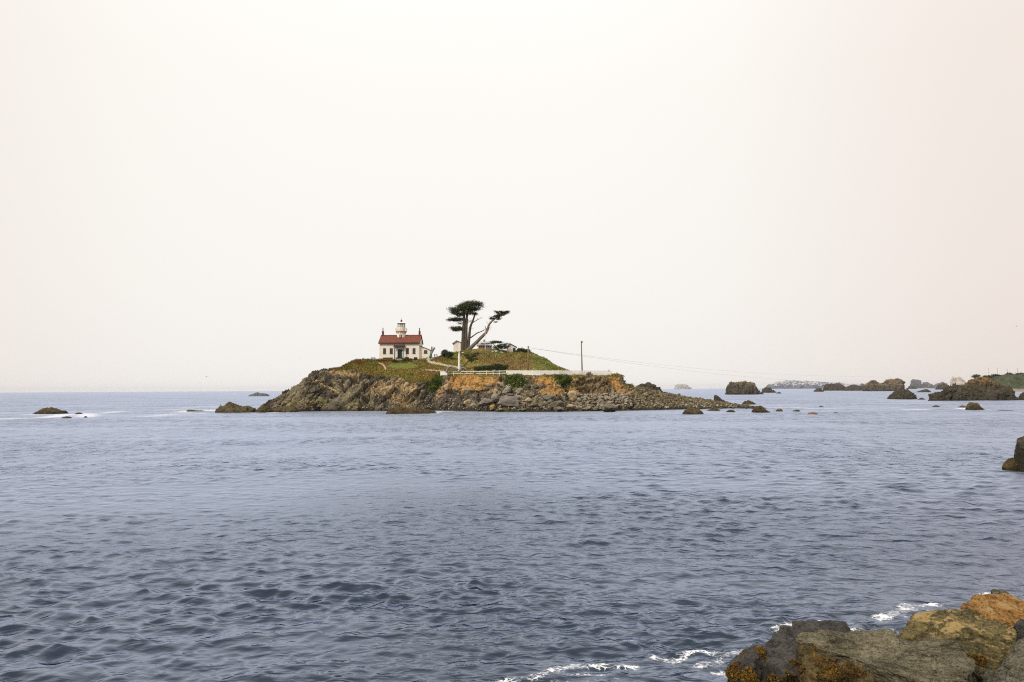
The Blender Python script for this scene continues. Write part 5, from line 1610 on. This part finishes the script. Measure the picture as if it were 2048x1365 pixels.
def hill_house():
    d = 252.0
    t = thing('hilltop_building', PV(970, 700, d), 'low white roofed building with a railed deck on the hilltop behind the flagpole', 'building')
    q = lambda px, py, dd=0: PV(px, py, d + dd)
    def slab(name, mat, x0, x1, y0, y1, d0, d1, par=t):
        a, b = q(x0, y1), q(x1, y0)
        return MB().b2((a.x, d + d0, a.z), (b.x, d + d1, b.z)).build(name, MATS[mat], par)
    slab('wall', 'white_wall', 957, 983, 691, 704, 0, 6)
    slab('eave', 'white_paint', 953, 984, 689.2, 691.6, -1.2, 6.5)
    slab('roof', 'trim_brown', 954.5, 983, 687.9, 689.2, -.9, 6.2)
    for i in range(7):
        slab('window', 'glass_dark', 958 + i * 3.6, 960.4 + i * 3.6, 692.2, 696, -.05, -.004)
    for i in range(9):
        slab('railing_post', 'white_paint', 957 + i * 3.1, 957.6 + i * 3.1, 683.6, 688, -.6, -.45)
    for yy in (683.2, 685.6):
        slab('railing_bar', 'white_paint', 956.5, 982.8, yy, yy + .7, -.62, -.44)
    slab('upper_wall', 'grey_wood', 961, 979, 684.6, 688, 2.0, 5.0)
hill_house()
obf = thing('board_fence', PV(962, 701, 249.2), 'short fence of orange boards before the hilltop building', 'fence')
for i in range(6):
    a = PV(955 + i * 2.6, 702.0, 249.2 + .1 * (i % 2))
    b = PV(957.2 + i * 2.6, 696.0 + .5 * (i % 3), 249.2)
    MB().b2((a.x, a.y, a.z - .5), (b.x, a.y + .12, b.z)).build('board', MATS['orange_board'], obf)
def tarp():
    d = 248.6
    q = [PV(971.4, 700, d), PV(971.6, 696, d), PV(975, 694.8, d), PV(979, 695.2, d), PV(982.5, 697, d), PV(983, 700, d)]
    n = 6
    V = []
    for k in range(7):
        for v in q:
            s = math.sin(math.pi * k / 6)
            V.append((v.x, v.y + k * .35, q[0].z - .4 + (v.z - q[0].z + .4) * (.35 + .65 * s) + .05 * math.sin(k * 2 + v.x * 3)))
    o = obj_np('tarpaulin', np.array(V), grid_faces(7, n), MATS['blue_tarp'], origin=q[0])
    tag(o, 'blue tarpaulin over a heap at the foot of the flagpole', 'tarpaulin')
tarp()
# flagpole with a limp flag
fd = 247.4
fp = thing('flagpole', PV(970.3, 702, fd), 'thin white flagpole on the hilltop with a limp striped flag', 'flagpole')
b0, b1 = PV(970.4, 703, fd), PV(970.2, 654, fd)
MB().cyl(b0, b1, .13, .07, 8).build('pole', MATS['white_paint'], fp)
MB().lathe(b1, [(.02, 0), (.10, .08), (.10, .16), (.02, .24)], 8).build('finial', MATS['gallery_ochre'], fp)
fv, ff, fm = [], [], []
nu_, nv_ = 14, 13
for j in range(nv_ + 1):
    for i in range(nu_ + 1):
        u, v = i / nu_, j / nv_
        x = b1.x + .1 + u * .85 + .12 * math.sin(v * 4 + u * 5)
        y = fd - .1 + .22 * math.sin(u * 9 + v * 2)
        z = b1.z - .15 - v * 1.35 - u * 1.25 - .1 * u * math.sin(v * 5)
        fv.append((x, y, z))
for j in range(nv_):
    for i in range(nu_):
        k = j * (nu_ + 1) + i
        ff.append((k, k + 1, k + nu_ + 2, k + nu_ + 1))
        fm.append(2 if (i < 6 and j < 7) else (0 if j % 2 == 0 else 1))
fl = MB()
fl.v, fl.f, fl.m = fv, ff, fm
fl.build('flag', [MATS['flag_red'], MATS['flag_white'], MATS['flag_blue']], fp)
lp = thing('lamp_post', PV(968, 700, 247.0), 'dark lantern on a short post left of the flagpole', 'lamp post')
MB().cyl(PV(968.1, 702, 247), PV(968.1, 684, 247), .06, .05, 6).build('post', MATS['dark_iron'], lp)
_l = PV(968.1, 684, 247)
MB().lathe(_l, [(.10, 0), (.24, .15), (.26, .55), (.12, .75), (.04, .95)], 8).build('lantern', MATS['dark_iron'], lp)

def pole(name, label, cat, px, base, top, d, r0, r1, mat, group=None):
    t = thing(name, PV(px[0], base, d), label, cat, group)
    a, b = PV(px[0], base + 3, d), PV(px[1], top, d)
    MB().tube([a, a * .5 + b * .5, b], [r0, (r0 + r1) / 2, r1], 8).build('shaft', MATS[mat], t, smooth=True)
    return t, b
wp, tp = pole('white_post', 'tall thin white post rising beside the driftwood at the fence', 'post', (918.3, 918.3), 741, 685.5, 223, .26, .10, 'white_paint')
MB().cyl(PV(918.3, 742, 223), PV(918.3, 708, 223), .36, .32, 10).build('sleeve', MATS['white_paint'], wp)
MB().box(tp, (.9, .12, .12)).build('crossarm', MATS['grey_wood'], wp)
u1, t1 = pole('utility_pole', 'shorter wooden utility pole standing against the green hillside', 'utility pole', (1055.6, 1056.6), 750, 692.5, 219, .25, .19, 'pole_wood', 'wooden utility poles by the fence')
MB().box(t1 + Vector((0, 0, -.2)), (.5, .14, .14)).build('bracket', MATS['grey_wood'], u1)
u2, t2 = pole('utility_pole', 'taller wooden utility pole alone against the sky near the bluff end', 'utility pole', (1164.6, 1162.6), 751, 682.2, 219, .22, .16, 'pole_wood', 'wooden utility poles by the fence')
MB().cyl(t2 + Vector((.28, 0, -.7)), t2 + Vector((.28, 0, -.1)), .13, .13, 8).build('insulator', MATS['dark_iron'], u2)
MB().box(PV(1164.3, 748, 218.7), (.5, .1, .5)).build('plate', MATS['sheet_dark'], u2)
for kk, (lab, pts) in enumerate((('upper power line running from the shorter pole to the mainland', [(1057, 693.3, 219), (1163, 711.2, 262), (1265, 725.8, 318), (1500, 744.6, 480), (1808, 754.8, 760), (1945, 755.2, 905)]),
                                 ('lower power line sagging from the shorter pole to the far rocks', [(1057, 694.6, 219), (1163, 712.6, 255), (1265, 728.6, 300), (1500, 754, 430), (1741, 768.7, 640), (1870, 772.5, 760)]))):
    q = [PV(*p) for p in pts]
    arr = np.array(q)
    tt = np.linspace(0, 1, 40)
    # a smooth sag through the measured points
    par = np.linspace(0, 1, len(q))
    cur = np.stack([np.polyval(np.polyfit(arr[:, 0], arr[:, k], 3), np.linspace(arr[0, 0], arr[-1, 0], 40)) for k in (1, 2)], -1)
    xs = np.linspace(arr[0, 0], arr[-1, 0], 40)
    MBw = MB().tube([(xs[i], cur[i, 0], cur[i, 1]) for i in range(40)], [.020] * 40, 4)
    tag(MBw.build('power_line', MATS['wire_black'], origin=q[0]), lab, 'power line', 'power lines to the mainland')

# fence along the bluff edge
def build_fence():
    def edge(px):
        wd_ = float(wdepth(np.array(px), W_y(px)))
        d = wd_ + float(FR['T'](px)) * (max(float(C_d(px)), wd_ + 1.5) - wd_) + 1.6
        return d
    f0 = PV(880, 752, edge(880))
    t = thing('picket_fence', f0, 'long white picket fence along the top edge of the bluff', 'fence')
    pxs = list(np.linspace(881, 1223, 27))
    tops = np.interp(pxs, [881, 960, 1010, 1130, 1223], [743.5, 742.8, 741.2, 741.2, 741.8])
    pt, pb = [], []
    for x, ty in zip(pxs, tops):
        d = max(edge(x), 214)
        a, b = PV(x, ty, d), PV(x, 751.5, d)
        pt.append(a)
        pb.append(b)
        MB().box(((a.x + b.x) / 2, d, (a.z + b.z) / 2 + .02), (.13, .13, a.z - b.z + .25)).build('post', MATS['white_paint'], t)
    for i in range(len(pxs) - 1):
        a, b, c, e_ = pt[i], pt[i + 1], pb[i], pb[i + 1]
        dirv = (b - a)
        L = dirv.length
        ang = math.atan2(dirv.y, dirv.x)
        for s_ in (.08, .55):
            p = a.lerp(b, .5) * (1 - s_) + c.lerp(e_, .5) * s_
            MB().box((p.x, p.y, p.z), (L - .14, .06, .14), ang).build('rail', MATS['white_paint'], t)
        if pxs[i] < 890:
            p = (a + b + c + e_) / 4
            MB().box((p.x, p.y - .09, p.z + .05), (L, .06, 1.25), ang).build('panel', MATS['white_paint'], t)
        elif pxs[i] > 1006:
            m = MB()
            n = int(L / .135)
            for k in range(n):
                f = (k + .5) / n
                hi, lo = a.lerp(b, f), c.lerp(e_, f)
                h = hi.z - lo.z - .12 + random.uniform(-.02, .02)
                m.box((hi.x, hi.y - .07, lo.z + .10 + h / 2), (.105, .03, h), ang)
            pk = m.build('pickets', MATS['white_paint'], t)
            pk['kind'] = 'stuff'
build_fence()
sign, _ = pole('beacon_post', 'small white beacon post with dark top at the end of the bluff', 'post', (1247.2, 1247.2), 772, 754, 223.5, .16, .16, 'white_paint')
MB().box(PV(1247.2, 753, 223.5), (.7, .3, .22)).build('top_box', MATS['dark_iron'], sign)

# driftwood
def driftwood(label, lines, d):
    t = thing('driftwood_log', PV(lines[0][0][0][0], lines[0][0][0][1] + 1, d), label, 'driftwood')
    for pts, r0, r1 in lines:
        limb(pts, d, r0, r1, MB(), 7, .5, .2).build('root', MATS['grey_wood'], t, smooth=True)
driftwood('arched grey driftwood log left of the tall white post', [([(893, 745), (895, 737), (901, 733.8), (908, 736), (914, 741)], .42, .2), ([(902, 734.5), (910, 735), (917, 739.5)], .3, .15), ([(896, 737), (899, 741), (898, 745)], .25, .15)], 221)
driftwood('gnarled dark driftwood root right of the tall white post', [([(919, 744), (922, 737), (927, 735), (931, 739), (937, 744)], .36, .15), ([(924, 736), (928, 741), (926, 745)], .3, .15), ([(920, 740), (926, 739), (933, 737)], .22, .08)], 221.5)
driftwood('leaning grey timber beside the house annex', [([(859.5, 717), (863.5, 706), (869.3, 695.6)], .30, .34)], 236.2)
driftwood('upright weathered timber behind the leaning one', [([(862, 714), (863.4, 703), (863.8, 693.8)], .22, .26)], 237.2)
by = thing('teal_buoy', PV(861, 717, 235.4), 'teal painted buoy leaning under the grey timber', 'buoy')
_b = PV(861, 716.6, 235.4)
MB().lathe(_b, [(.12, -.2), (.42, .1), (.46, .5), (.30, 1.1), (.10, 1.55), (.06, 1.9)], 12).build('float', MATS['teal_paint'], by, smooth=True)
MB().lathe(_b + Vector((0, 0, 1.9)), [(.06, 0), (.12, .1), (.05, .22)], 8).build('ring', MATS['dark_iron'], by)
def bench(name, label, px, base, d, w, mat, cat):
    t = thing(name, PV(px, base, d), label, cat)
    c = PV(px, base, d)
    MB().box((c.x, d, c.z + .78), (w, .8, .07)).build('table_top', MATS[mat], t)
    for s_ in (-1, 1):
        MB().box((c.x, d + s_ * .75, c.z + .45), (w, .28, .06)).build('seat', MATS[mat], t)
    for x in (-w * .36, w * .36):
        for s_ in (-1, 1):
            MB().tube([(c.x + x, d + s_ * .65, c.z - .3), (c.x + x, d + s_ * .15, c.z + .76)], [.05, .05], 5).build('leg', MATS[mat], t)
        MB().box((c.x + x, d, c.z + .42), (.06, 1.6, .09)).build('crossbeam', MATS[mat], t)
bench('picnic_table', 'dark picnic table on the skyline left of the house', 746.6, 719.8, 236, 1.45, 'trim_brown', 'picnic table')
bench('picnic_table', 'low grey table with benches at the top of the path', 871.5, 713.5, 241, 1.2, 'dark_iron', 'picnic table')
bd = thing('display_board', PV(831, 725, 232.6), 'black display board on a white frame at the right of the lawn', 'board')
_a, _c2 = PV(827.6, 721.0, 232.6), PV(834.8, 715.0, 232.6)
MB().b2((_a.x, 232.5, _a.z), (_c2.x, 232.6, _c2.z)).build('panel', MATS['sheet_dark'], bd)
for px_ in (827.8, 834.5):
    _p = PV(px_, 726.5, 232.7)
    MB().b2((_p.x - .06, 232.62, _p.z - .3), (_p.x + .06, 232.72, _c2.z)).build('leg', MATS['white_paint'], bd)
_p, _q = PV(827.8, 723, 232.7), PV(834.5, 722.2, 232.7)
MB().b2((_p.x, 232.6, _p.z), (_q.x, 232.68, _q.z)).build('crossbar', MATS['white_paint'], bd)
bo('pale angular outcrop on the hill crest under the spreading cypress', 993, 703.3, 10, 5.5, 'stack_guano', 18, 3, group='pale rocks on the hill')
bo('pale outcrop right of and below the angular one on the hill', 1004, 706, 10, 4, 'stack_guano', 22, 5, group='pale rocks on the hill')
bo('small pale stone left of the angular outcrop on the hill', 985.5, 703.5, 6, 3.2, 'stack_guano', 0, 7, group='pale rocks on the hill')
bo('little pale stone low on the green hillside', 991, 713, 3.5, 2.4, 'stack_guano', 30, 8, group='pale rocks on the hill')
bo('pale stone at the foot of the tall cypress', 926, 706, 6, 2.6, 'stack_guano', 0, 9, group='pale rocks on the hill')

# mainland: street lights and trees
for k, (px_, ty) in enumerate(((1977.6, 737.5), (1995, 737), (2015, 739), (2035, 737))):
    a, b = PV(px_, 756, 950), PV(px_, ty, 950)
    t = thing('street_lamp', a, ('leftmost', 'second from left', 'third from left', 'rightmost')[k] + ' of the thin lamp poles on the mainland bluff', 'street lamp', 'lamp poles on the bluff')
    MB().cyl(a, b, .22, .12, 6).build('pole', MATS['grey_wood'], t)
    MB().tube([b, b + Vector((-1.6, 0, .3))], [.12, .16], 5).build('arm', MATS['grey_wood'], t)
for k, (px_, py_, w_, h_, lab) in enumerate(((1952.5, 752.5, 3.6, 3.2, 'small round tree at the left end of the mainland bluff'), (1975, 753.5, 6, 1.6, 'low dark tree clump left of the lamp poles on the bluff'), (1992, 751.5, 7, 2.2, 'dark tree between the first lamp poles on the bluff'), (2018, 749.3, 5, 2.2, 'dark tree near the third lamp pole on the bluff'), (2041, 749, 8, 1.8, 'wide low tree at the right end of the bluff'))):
    d_ = 948
    c = PV(px_, py_ + h_ * 1.6, d_)
    t = thing('bluff_tree', c, lab, 'tree', 'trees on the bluff')
    MB().cyl(c, PV(px_, py_, d_), .35, .2, 6).build('trunk', MATS['bark'], t)
    obj_np('crown', *leaf_cloud(pads([(px_, py_, w_, h_), (px_ + w_ * .4, py_ + h_ * .5, w_ * .6, h_ * .7), (px_ - w_ * .5, py_ + h_ * .6, w_ * .5, h_ * .6)], d_, .9, k), 700, .75, k + 40, .8, .4, .8), MATS['shrub_leaf'], t, smooth=False)

# birds
def bird(label, px, py, d, size, flying, mat='gull_grey', ang=0):
    c = PV(px, py, d)
    t = thing('gull', c, label, 'bird')
    prof = [(.01, -.5), (.05, -.42), (.13, -.2), (.15, 0), (.12, .2), (.075, .30), (.085, .38), (.06, .46), (.02, .52), (.008, .62)]
    V = []
    n = 10
    tilt = R(8 if flying else 38)
    for r_, s_ in prof:
        for k in range(n):
            a = 2 * math.pi * k / n
            x, y, z = s_, r_ * math.cos(a), r_ * .9 * math.sin(a) + (.05 if s_ > .28 else 0)
            x, z = x * math.cos(tilt) - z * math.sin(tilt), x * math.sin(tilt) + z * math.cos(tilt)
            ca, sa = math.cos(ang), math.sin(ang)
            V.append((c.x + size * (x * ca - y * sa), c.y + size * (x * sa + y * ca), c.z + size * z))
    F = [(i * n + k, i * n + (k + 1) % n, (i + 1) * n + (k + 1) % n, (i + 1) * n + k) for i in range(len(prof) - 1) for k in range(n)]
    obj_np('body', np.array(V), np.array(F), MATS[mat], t)
    for s_ in (-1, 1):
        if flying:
            pts = [(.15, .1 * s_, .08), (-.12, .1 * s_, .08), (.18, .6 * s_, .30), (-.08, .6 * s_, .28), (.0, 1.15 * s_, .18), (-.12, 1.12 * s_, .17)]
            mb = MB()
            q = []
            for zz in (0, .03):
                for x, y, z in pts:
                    ca, sa = math.cos(ang), math.sin(ang)
                    q.append((c.x + size * (x * ca - y * sa), c.y + size * (x * sa + y * ca), c.z + size * (z + zz)))
            mb.add(q, [(0, 1, 3, 2), (2, 3, 5, 4), (6, 8, 9, 7), (8, 10, 11, 9), (0, 2, 8, 6), (2, 4, 10, 8), (1, 7, 9, 3), (3, 9, 11, 5), (4, 5, 11, 10), (0, 6, 7, 1)])
            mb.build('wing', MATS[mat], t)
        else:
            MB().cyl((c.x, c.y + s_ * .05 * size, c.z - .42 * size), (c.x, c.y + s_ * .05 * size, c.z - .08 * size), .02 * size, n=5).build('leg', MATS['dark_iron'], t)
bird('distant bird flying high at the right edge of the sky', 2033, 653, 150, .42, True, 'dark_iron', R(70))
bird('distant bird flying low over the horizon left of the island', 413, 754, 200, .40, True, 'dark_iron', R(60))
bird('gull perched on the right end of the white fence', 1217, 740.6, 218, .75, False, 'gull_grey', R(20))
bird('dark cormorant standing on the left end of the humped rock', 441.5, 811.2, 209.5, .9, False, 'dark_iron', R(160))

# ================================================================== FOREGROUND ROCKS
rock_mat('fg_black', (.012, .0115, .010), (.036, .033, .029), (.090, .080, .066), .9, wet=.5, weed=(.022, .019, .013), bump=.08, crack=1.1, rough=.7, fine=30.0)
rock_mat('fg_slab', (.045, .040, .024), (.125, .110, .066), (.27, .235, .155), .8, strata=((0, R(14), R(20)), (.7, 1.2, 4.5)), wet=.25, weed=(.04, .026, .008), bump=.09, crack=.8, fine=30.0)
rock_mat('fg_strata', (.022, .018, .010), (.075, .055, .020), (.20, .13, .04), 1.0, strata=((0, R(48), R(10)), (.6, 1.0, 4.0)), wet=.2, weed=(.04, .026, .008), bump=.09, crack=.9, fine=30.0)
rock_mat('fg_tan', (.030, .026, .012), (.105, .085, .034), (.24, .185, .075), .7, strata=((0, R(-30), 0), (1, 1, 2.5)), top=(.38, .265, .11), top_amt=.10, bump=.09, crack=.7, fine=30.0)
rock_mat('fg_orange', (.075, .036, .012), (.24, .115, .028), (.42, .25, .08), .9, top=(.38, .25, .10), top_amt=.04, bump=.09, crack=.6, fine=30.0)
rock_mat('fg_green', (.035, .034, .022), (.10, .092, .060), (.22, .20, .145), .9, strata=((0, R(50), 0), (1, 1, 3)), bump=.09, crack=.8, fine=30.0)
leaf_mat('weed_orange', (.035, .019, .005), (.13, .070, .013), (.27, .155, .03), 2.2)
leaf_mat('weed_brown', (.020, .012, .004), (.065, .036, .008), (.15, .085, .018), 3.0)

def hull_rock(label, pts, mat, seed, vox=.028, amp=.06, strata=None, smooth=2, name='shore_rock'):
    """pts: (px, py, depth) seen corners, or (px, depth, 'z', z) hidden ones"""
    W = []
    for p in pts:
        if len(p) == 3:
            W.append(PV(*p))
        else:
            v = P(p[0], 900, p[1])
            W.append(Vector((float(v[0]), float(v[1]), p[3])))
    bm = bmesh.new()
    for v in W:
        bm.verts.new(v)
    r_ = bmesh.ops.convex_hull(bm, input=bm.verts)
    bmesh.ops.delete(bm, geom=[g for g in r_['geom_interior'] if isinstance(g, bmesh.types.BMVert)], context='VERTS')
    m = bpy.data.meshes.new('tmp')
    bm.to_mesh(m)
    bm.free()
    tmp = bpy.data.objects.new('tmp', m)
    COL.objects.link(tmp)
    md = tmp.modifiers.new('r', 'REMESH')
    md.mode = 'VOXEL'
    md.voxel_size = vox
    md2 = tmp.modifiers.new('s', 'SMOOTH')
    md2.iterations = smooth
    md2.factor = .5
    dg = bpy.context.evaluated_depsgraph_get()
    me = bpy.data.meshes.new_from_object(tmp.evaluated_get(dg))
    bpy.data.objects.remove(tmp)
    n = len(me.vertices)
    V = np.zeros(n * 3)
    me.vertices.foreach_get('co', V)
    V = V.reshape(-1, 3)
    N = np.zeros(n * 3)
    me.vertices.foreach_get('normal', N)
    N = N.reshape(-1, 3)
    q = V + seed * 7.3
    cv, ce = cells(q + .25 * fbm(q, 1.2, 2, seed)[..., None], .95, seed)
    cv2, ce2 = cells(q + .15 * fbm(q, 3, 2, seed)[..., None], 2.3, seed + 3)
    gv, ge = facets(q + .2 * fbm(q, 1.0, 2, seed)[..., None], .85, seed + 31)
    gv2, ge2 = facets(q + .1 * fbm(q, 2.0, 2, seed)[..., None], 2.4, seed + 33)
    d = .5 * cv + .3 * cv2 + 2.0 * gv + .9 * gv2 - .5 * (1 - sstep(0, .05, ce)) - .3 * (1 - sstep(0, .05, ce2)) + .5 * fbm(q, .8, 3, seed + 5) + .5 * ridged(q, 2.6, 5, seed + 6, .65) - .2
    if strata is not None:
        sv = np.array(strata, float)
        sv /= np.linalg.norm(sv)
        h = (q @ sv) + .10 * fbm(q, 1.1, 3, seed + 8)
        st = noise3(np.stack([h * 5.5, q[:, 0] * .3, q[:, 1] * .3], -1), 1, seed + 9)
        st2 = noise3(np.stack([h * 16, q[:, 0] * .8, q[:, 1] * .8], -1), 1, seed + 10)
        d = d * .75 + 1.1 * np.tanh(st * 3) * .6 + .35 * np.tanh(st2 * 3)
    V = V + N * (d * amp)[:, None]
    me.vertices.foreach_set('co', (V - np.array(W[0])).ravel())
    me.polygons.foreach_set('use_smooth', [True] * len(me.polygons))
    me.materials.clear()
    me.materials.append(MATS[mat])
    me.update()
    o = bpy.data.objects.new(name, me)
    COL.objects.link(o)
    o.location = W[0]
    ORG[o] = W[0]
    tag(o, label, 'rock', 'large rocks of the near shore')
    return o, V, N
Z = 'z'
RA, VA, NA = hull_rock('black grey rock with a sloping left side behind the big slab', [(1478, 1332, 15.9), (1520, 1293, 16.4), (1562, 1257, 17.0), (1608, 1242.5, 17.3), (1634, 1238.6, 17.4), (1690, 1243, 17.3), (1697, 1256, 17.0), (1600, 1320, 15.8), (1680, 1310, 15.9),
    (1490, 14.6, Z, -.5), (1620, 14.2, Z, -.5), (1710, 15, Z, -.5), (1550, 18.6, Z, -.6), (1705, 18.6, Z, -.6), (1470, 16.4, Z, -.6)], 'fg_black', 3, amp=.026)
RB, VB, NB = hull_rock('big grey green slab with a flat top at the bottom right', [(1594, 1279, 14.9), (1608, 1268.6, 15.2), (1657, 1265.5, 15.3), (1804, 1275, 15.0), (1850, 1281.7, 14.8), (1905, 1288, 14.5), (1938, 1306, 14.1), (1957, 1324, 13.8), (1931, 1362, 13.0), (1640, 1296, 14.5), (1748, 1326, 13.7), (1853, 1366, 12.8),
    (1660, 14.6, Z, -.6), (1760, 14.2, Z, -.6), (1865, 13.6, Z, -.6), (1950, 13.2, Z, -.6), (1610, 15.4, Z, -.6), (1960, 15.2, Z, -.6)], 'fg_slab', 5, amp=.05, strata=(.25, .35, 1))
RI, VI, NI = hull_rock('brown streaked rock under the left end of the big slab', [(1602, 1292, 14.55), (1648, 1304, 14.2), (1700, 1322, 13.6), (1742, 1343, 13.1), (1756, 1372, 12.6), (1640, 1372, 12.9), (1606, 1335, 13.8), (1640, 12.0, Z, -.6), (1770, 11.8, Z, -.6), (1600, 14.2, Z, -.6), (1740, 14.0, Z, -.6)], 'fg_strata', 29, amp=.06, strata=(.8, .1, .55))
RJ, VJ, NJ = hull_rock('added low black block standing in for the shade in the gap below the slab edge', [(1765, 1362, 12.75), (1800, 1358, 12.95), (1850, 1376, 12.6), (1780, 12.0, Z, -.6), (1870, 11.9, Z, -.6), (1760, 13.6, Z, -.6), (1870, 13.4, Z, -.6)], 'fg_black', 31, amp=.03)  # added block; its black stands in for the shade under the slab
RC, VC, NC = hull_rock('tan and olive boulder with a sharp ridge right of the slab', [(1797, 1273, 15.3), (1804, 1260, 15.6), (1843, 1234, 16.0), (1889, 1223, 16.2), (1931, 1215.5, 16.3), (1954, 1222, 15.9), (1983, 1236, 15.5), (2037, 1254, 15.0), (1853, 1283, 15.1), (1928, 1232, 15.7), (2030, 1290, 14.6), (1998, 1322, 14.4), (1960, 1338, 14.5),
    (1790, 15.3, Z, -.6), (1850, 14.6, Z, -.6), (2000, 13.9, Z, -.6), (2050, 14.2, Z, -.6), (1820, 17.2, Z, -.6), (2040, 17.0, Z, -.6)], 'fg_tan', 8, amp=.05)
RD, VD, ND = hull_rock('rounded orange rock topmost at the right edge', [(1925, 1214, 16.9), (1934, 1200, 17.3), (1957, 1188.5, 17.6), (1983, 1185.4, 17.7), (2019, 1187, 17.7), (2050, 1199, 17.5), (2085, 1228, 17.0), (1990, 1232, 16.6), (2050, 1256, 16.2),
    (1918, 16.6, Z, -.6), (2010, 15.8, Z, -.6), (2100, 15.8, Z, -.6), (1930, 18.8, Z, -.6), (2100, 18.8, Z, -.6)], 'fg_orange', 11, amp=.04, smooth=9)
RE, VE, NE = hull_rock('green grey rock in the bottom right corner', [(1980, 1358, 12.4), (2004, 1316, 12.9), (2030, 1280, 13.3), (2052, 1262, 13.5), (2100, 1250, 13.5), (2170, 1290, 12.8), (2060, 1340, 11.9), (2030, 1380, 11.5),
    (1975, 11.4, Z, -.6), (2060, 10.8, Z, -.6), (2180, 11, Z, -.6), (1990, 13.4, Z, -.6), (2180, 14.6, Z, -.6)], 'fg_green', 14, amp=.045, strata=(-.7, .1, .7))
RF, VF, NF_ = hull_rock('dark rock wedged between the orange rock and the corner rock', [(2028, 1268, 14.7), (2038, 1244, 15.0), (2060, 1234, 15.1), (2095, 1236, 15.0), (2060, 1275, 14.4), (2110, 1270, 14.4), (2030, 14.4, Z, -.6), (2120, 14, Z, -.6), (2030, 15.8, Z, -.6), (2120, 15.9, Z, -.6)], 'fg_black', 17, amp=.04)
RG_, VG, NG = hull_rock('small rock covered in orange seaweed at the far left of the near rocks', [(1450, 1338, 15.95), (1462, 1315, 16.15), (1482, 1301, 16.3), (1505, 1292, 16.4), (1525, 1296, 16.2), (1500, 1340, 15.4), (1455, 15.2, Z, -.5), (1520, 15, Z, -.5), (1455, 16.8, Z, -.5), (1530, 17, Z, -.5)], 'fg_black', 20, amp=.035)
RH, VH, NH = hull_rock('green washed rock in foam beyond the orange rock', [(1984, 1188, 20.2), (1990, 1182, 20.5), (1999, 1179, 20.6), (2008, 1182, 20.5), (2014, 1188, 20.2), (1980, 19.6, Z, -.5), (2018, 19.8, Z, -.5), (1984, 21.8, Z, -.5), (2016, 21.8, Z, -.5)], 'fg_green', 23, amp=.03)

def seaweed(rock, V, N, label, mat, fn, n, size, seed):
    """rockweed tufts growing on a rock"""
    rg = np.random.default_rng(seed)
    w = np.clip(fn(V), 0, 1) * (N[:, 1] < .4) * (V[:, 2] > -.1)
    if w.sum() <= 0: return
    idx = rg.choice(len(V), n, p=w / w.sum())
    p, nn_ = V[idx] + rg.normal(size=(n, 3)) * .012, N[idx]
    a = nn_ * .8 + rg.normal(size=(n, 3)) * .6 + np.array([0, 0, -.35])
    a /= np.linalg.norm(a, axis=1, keepdims=True)
    b = np.cross(a, rg.normal(size=(n, 3)))
    b /= np.linalg.norm(b, axis=1, keepdims=True)
    s = size * rg.uniform(.5, 1.5, n)[:, None]
    q = np.stack([p - b * s * .28, p + b * s * .28, p + a * s * .7 + b * s * .35, p + a * s * .7 - b * s * .35], 1).reshape(-1, 3)
    o = obj_np('seaweed', q, np.arange(4 * n).reshape(-1, 4), MATS[mat], rock, smooth=False)
    o['kind'] = 'stuff'
    o['label'] = label
def sm(V, lo, hi, seed, f=1.6):
    return sstep(lo, hi, fbm(V, f, 4, seed) * .5 + .5)
_pxy = lambda V: ((lambda c: (1024 + FPX * (c @ _r) / (c @ _f0), 682.5 - FPX * (c @ _u) / (c @ _f0)))(V - EYE))
def zone(cx, cy, rx, ry, ang=0):
    return lambda V: ell(*_pxy(V), cx, cy, rx, ry, ang, .5, .35 * fbm(V, 2.2, 3, 77))
seaweed(RG_, VG, NG, 'orange brown rockweed', 'weed_orange', lambda V: sm(V, .46, .58, 3, 2.2), 5500, .045, 1)
seaweed(RA, VA, NA, 'orange rockweed low on the black rock', 'weed_orange', lambda V: np.maximum(zone(1492, 1345, 34, 40, 60)(V), .8 * zone(1555, 1338, 28, 16, -40)(V)) * sm(V, .5, .6, 4, 2.4), 6500, .045, 2)
seaweed(RA, VA, NA, 'brown rockweed low on the black rock', 'weed_brown', lambda V: np.maximum(zone(1600, 1352, 35, 20)(V), zone(1500, 1310, 20, 14)(V)) * sm(V, .5, .62, 5, 2.4), 3500, .045, 3)
seaweed(RI, VI, NI, 'orange brown weed streaks', 'weed_orange', lambda V: np.maximum(zone(1712, 1330, 18, 12, 40)(V), .8 * zone(1650, 1325, 14, 34, -30)(V)) * sm(V, .54, .64, 6, 3), 1200, .035, 4)
seaweed(RI, VI, NI, 'dark brown weed', 'weed_brown', lambda V: zone(1650, 1352, 60, 25)(V) * sm(V, .5, .62, 7, 2.6), 3500, .04, 5)
seaweed(RC, VC, NC, 'ochre growth low on the tan boulder', 'weed_orange', lambda V: zone(1965, 1315, 26, 14, -20)(V) * sm(V, .5, .62, 8, 3), 2000, .03, 6)

# ================================================================== HAZE: the smoky sea air
_hm = bpy.data.materials.new('haze')
_hm.use_nodes = True
_hm.node_tree.nodes.clear()
_ho = _hm.node_tree.nodes.new('ShaderNodeOutputMaterial')
_hv = _hm.node_tree.nodes.new('ShaderNodeVolumePrincipled')
_hv.inputs['Color'].default_value = (.86, .90, 1.0, 1)
_hv.inputs['Density'].default_value = 0.00004
_hv.inputs['Anisotropy'].default_value = 0.0
_hm.node_tree.links.new(_hv.outputs[0], _ho.inputs['Volume'])
haze = MB().b2((-12500, -12500, -6.0), (12500, 12500, 58.0)).build('haze', _hm)
tag(haze, 'pale smoky sea haze over the whole bay', 'haze', kind='stuff')
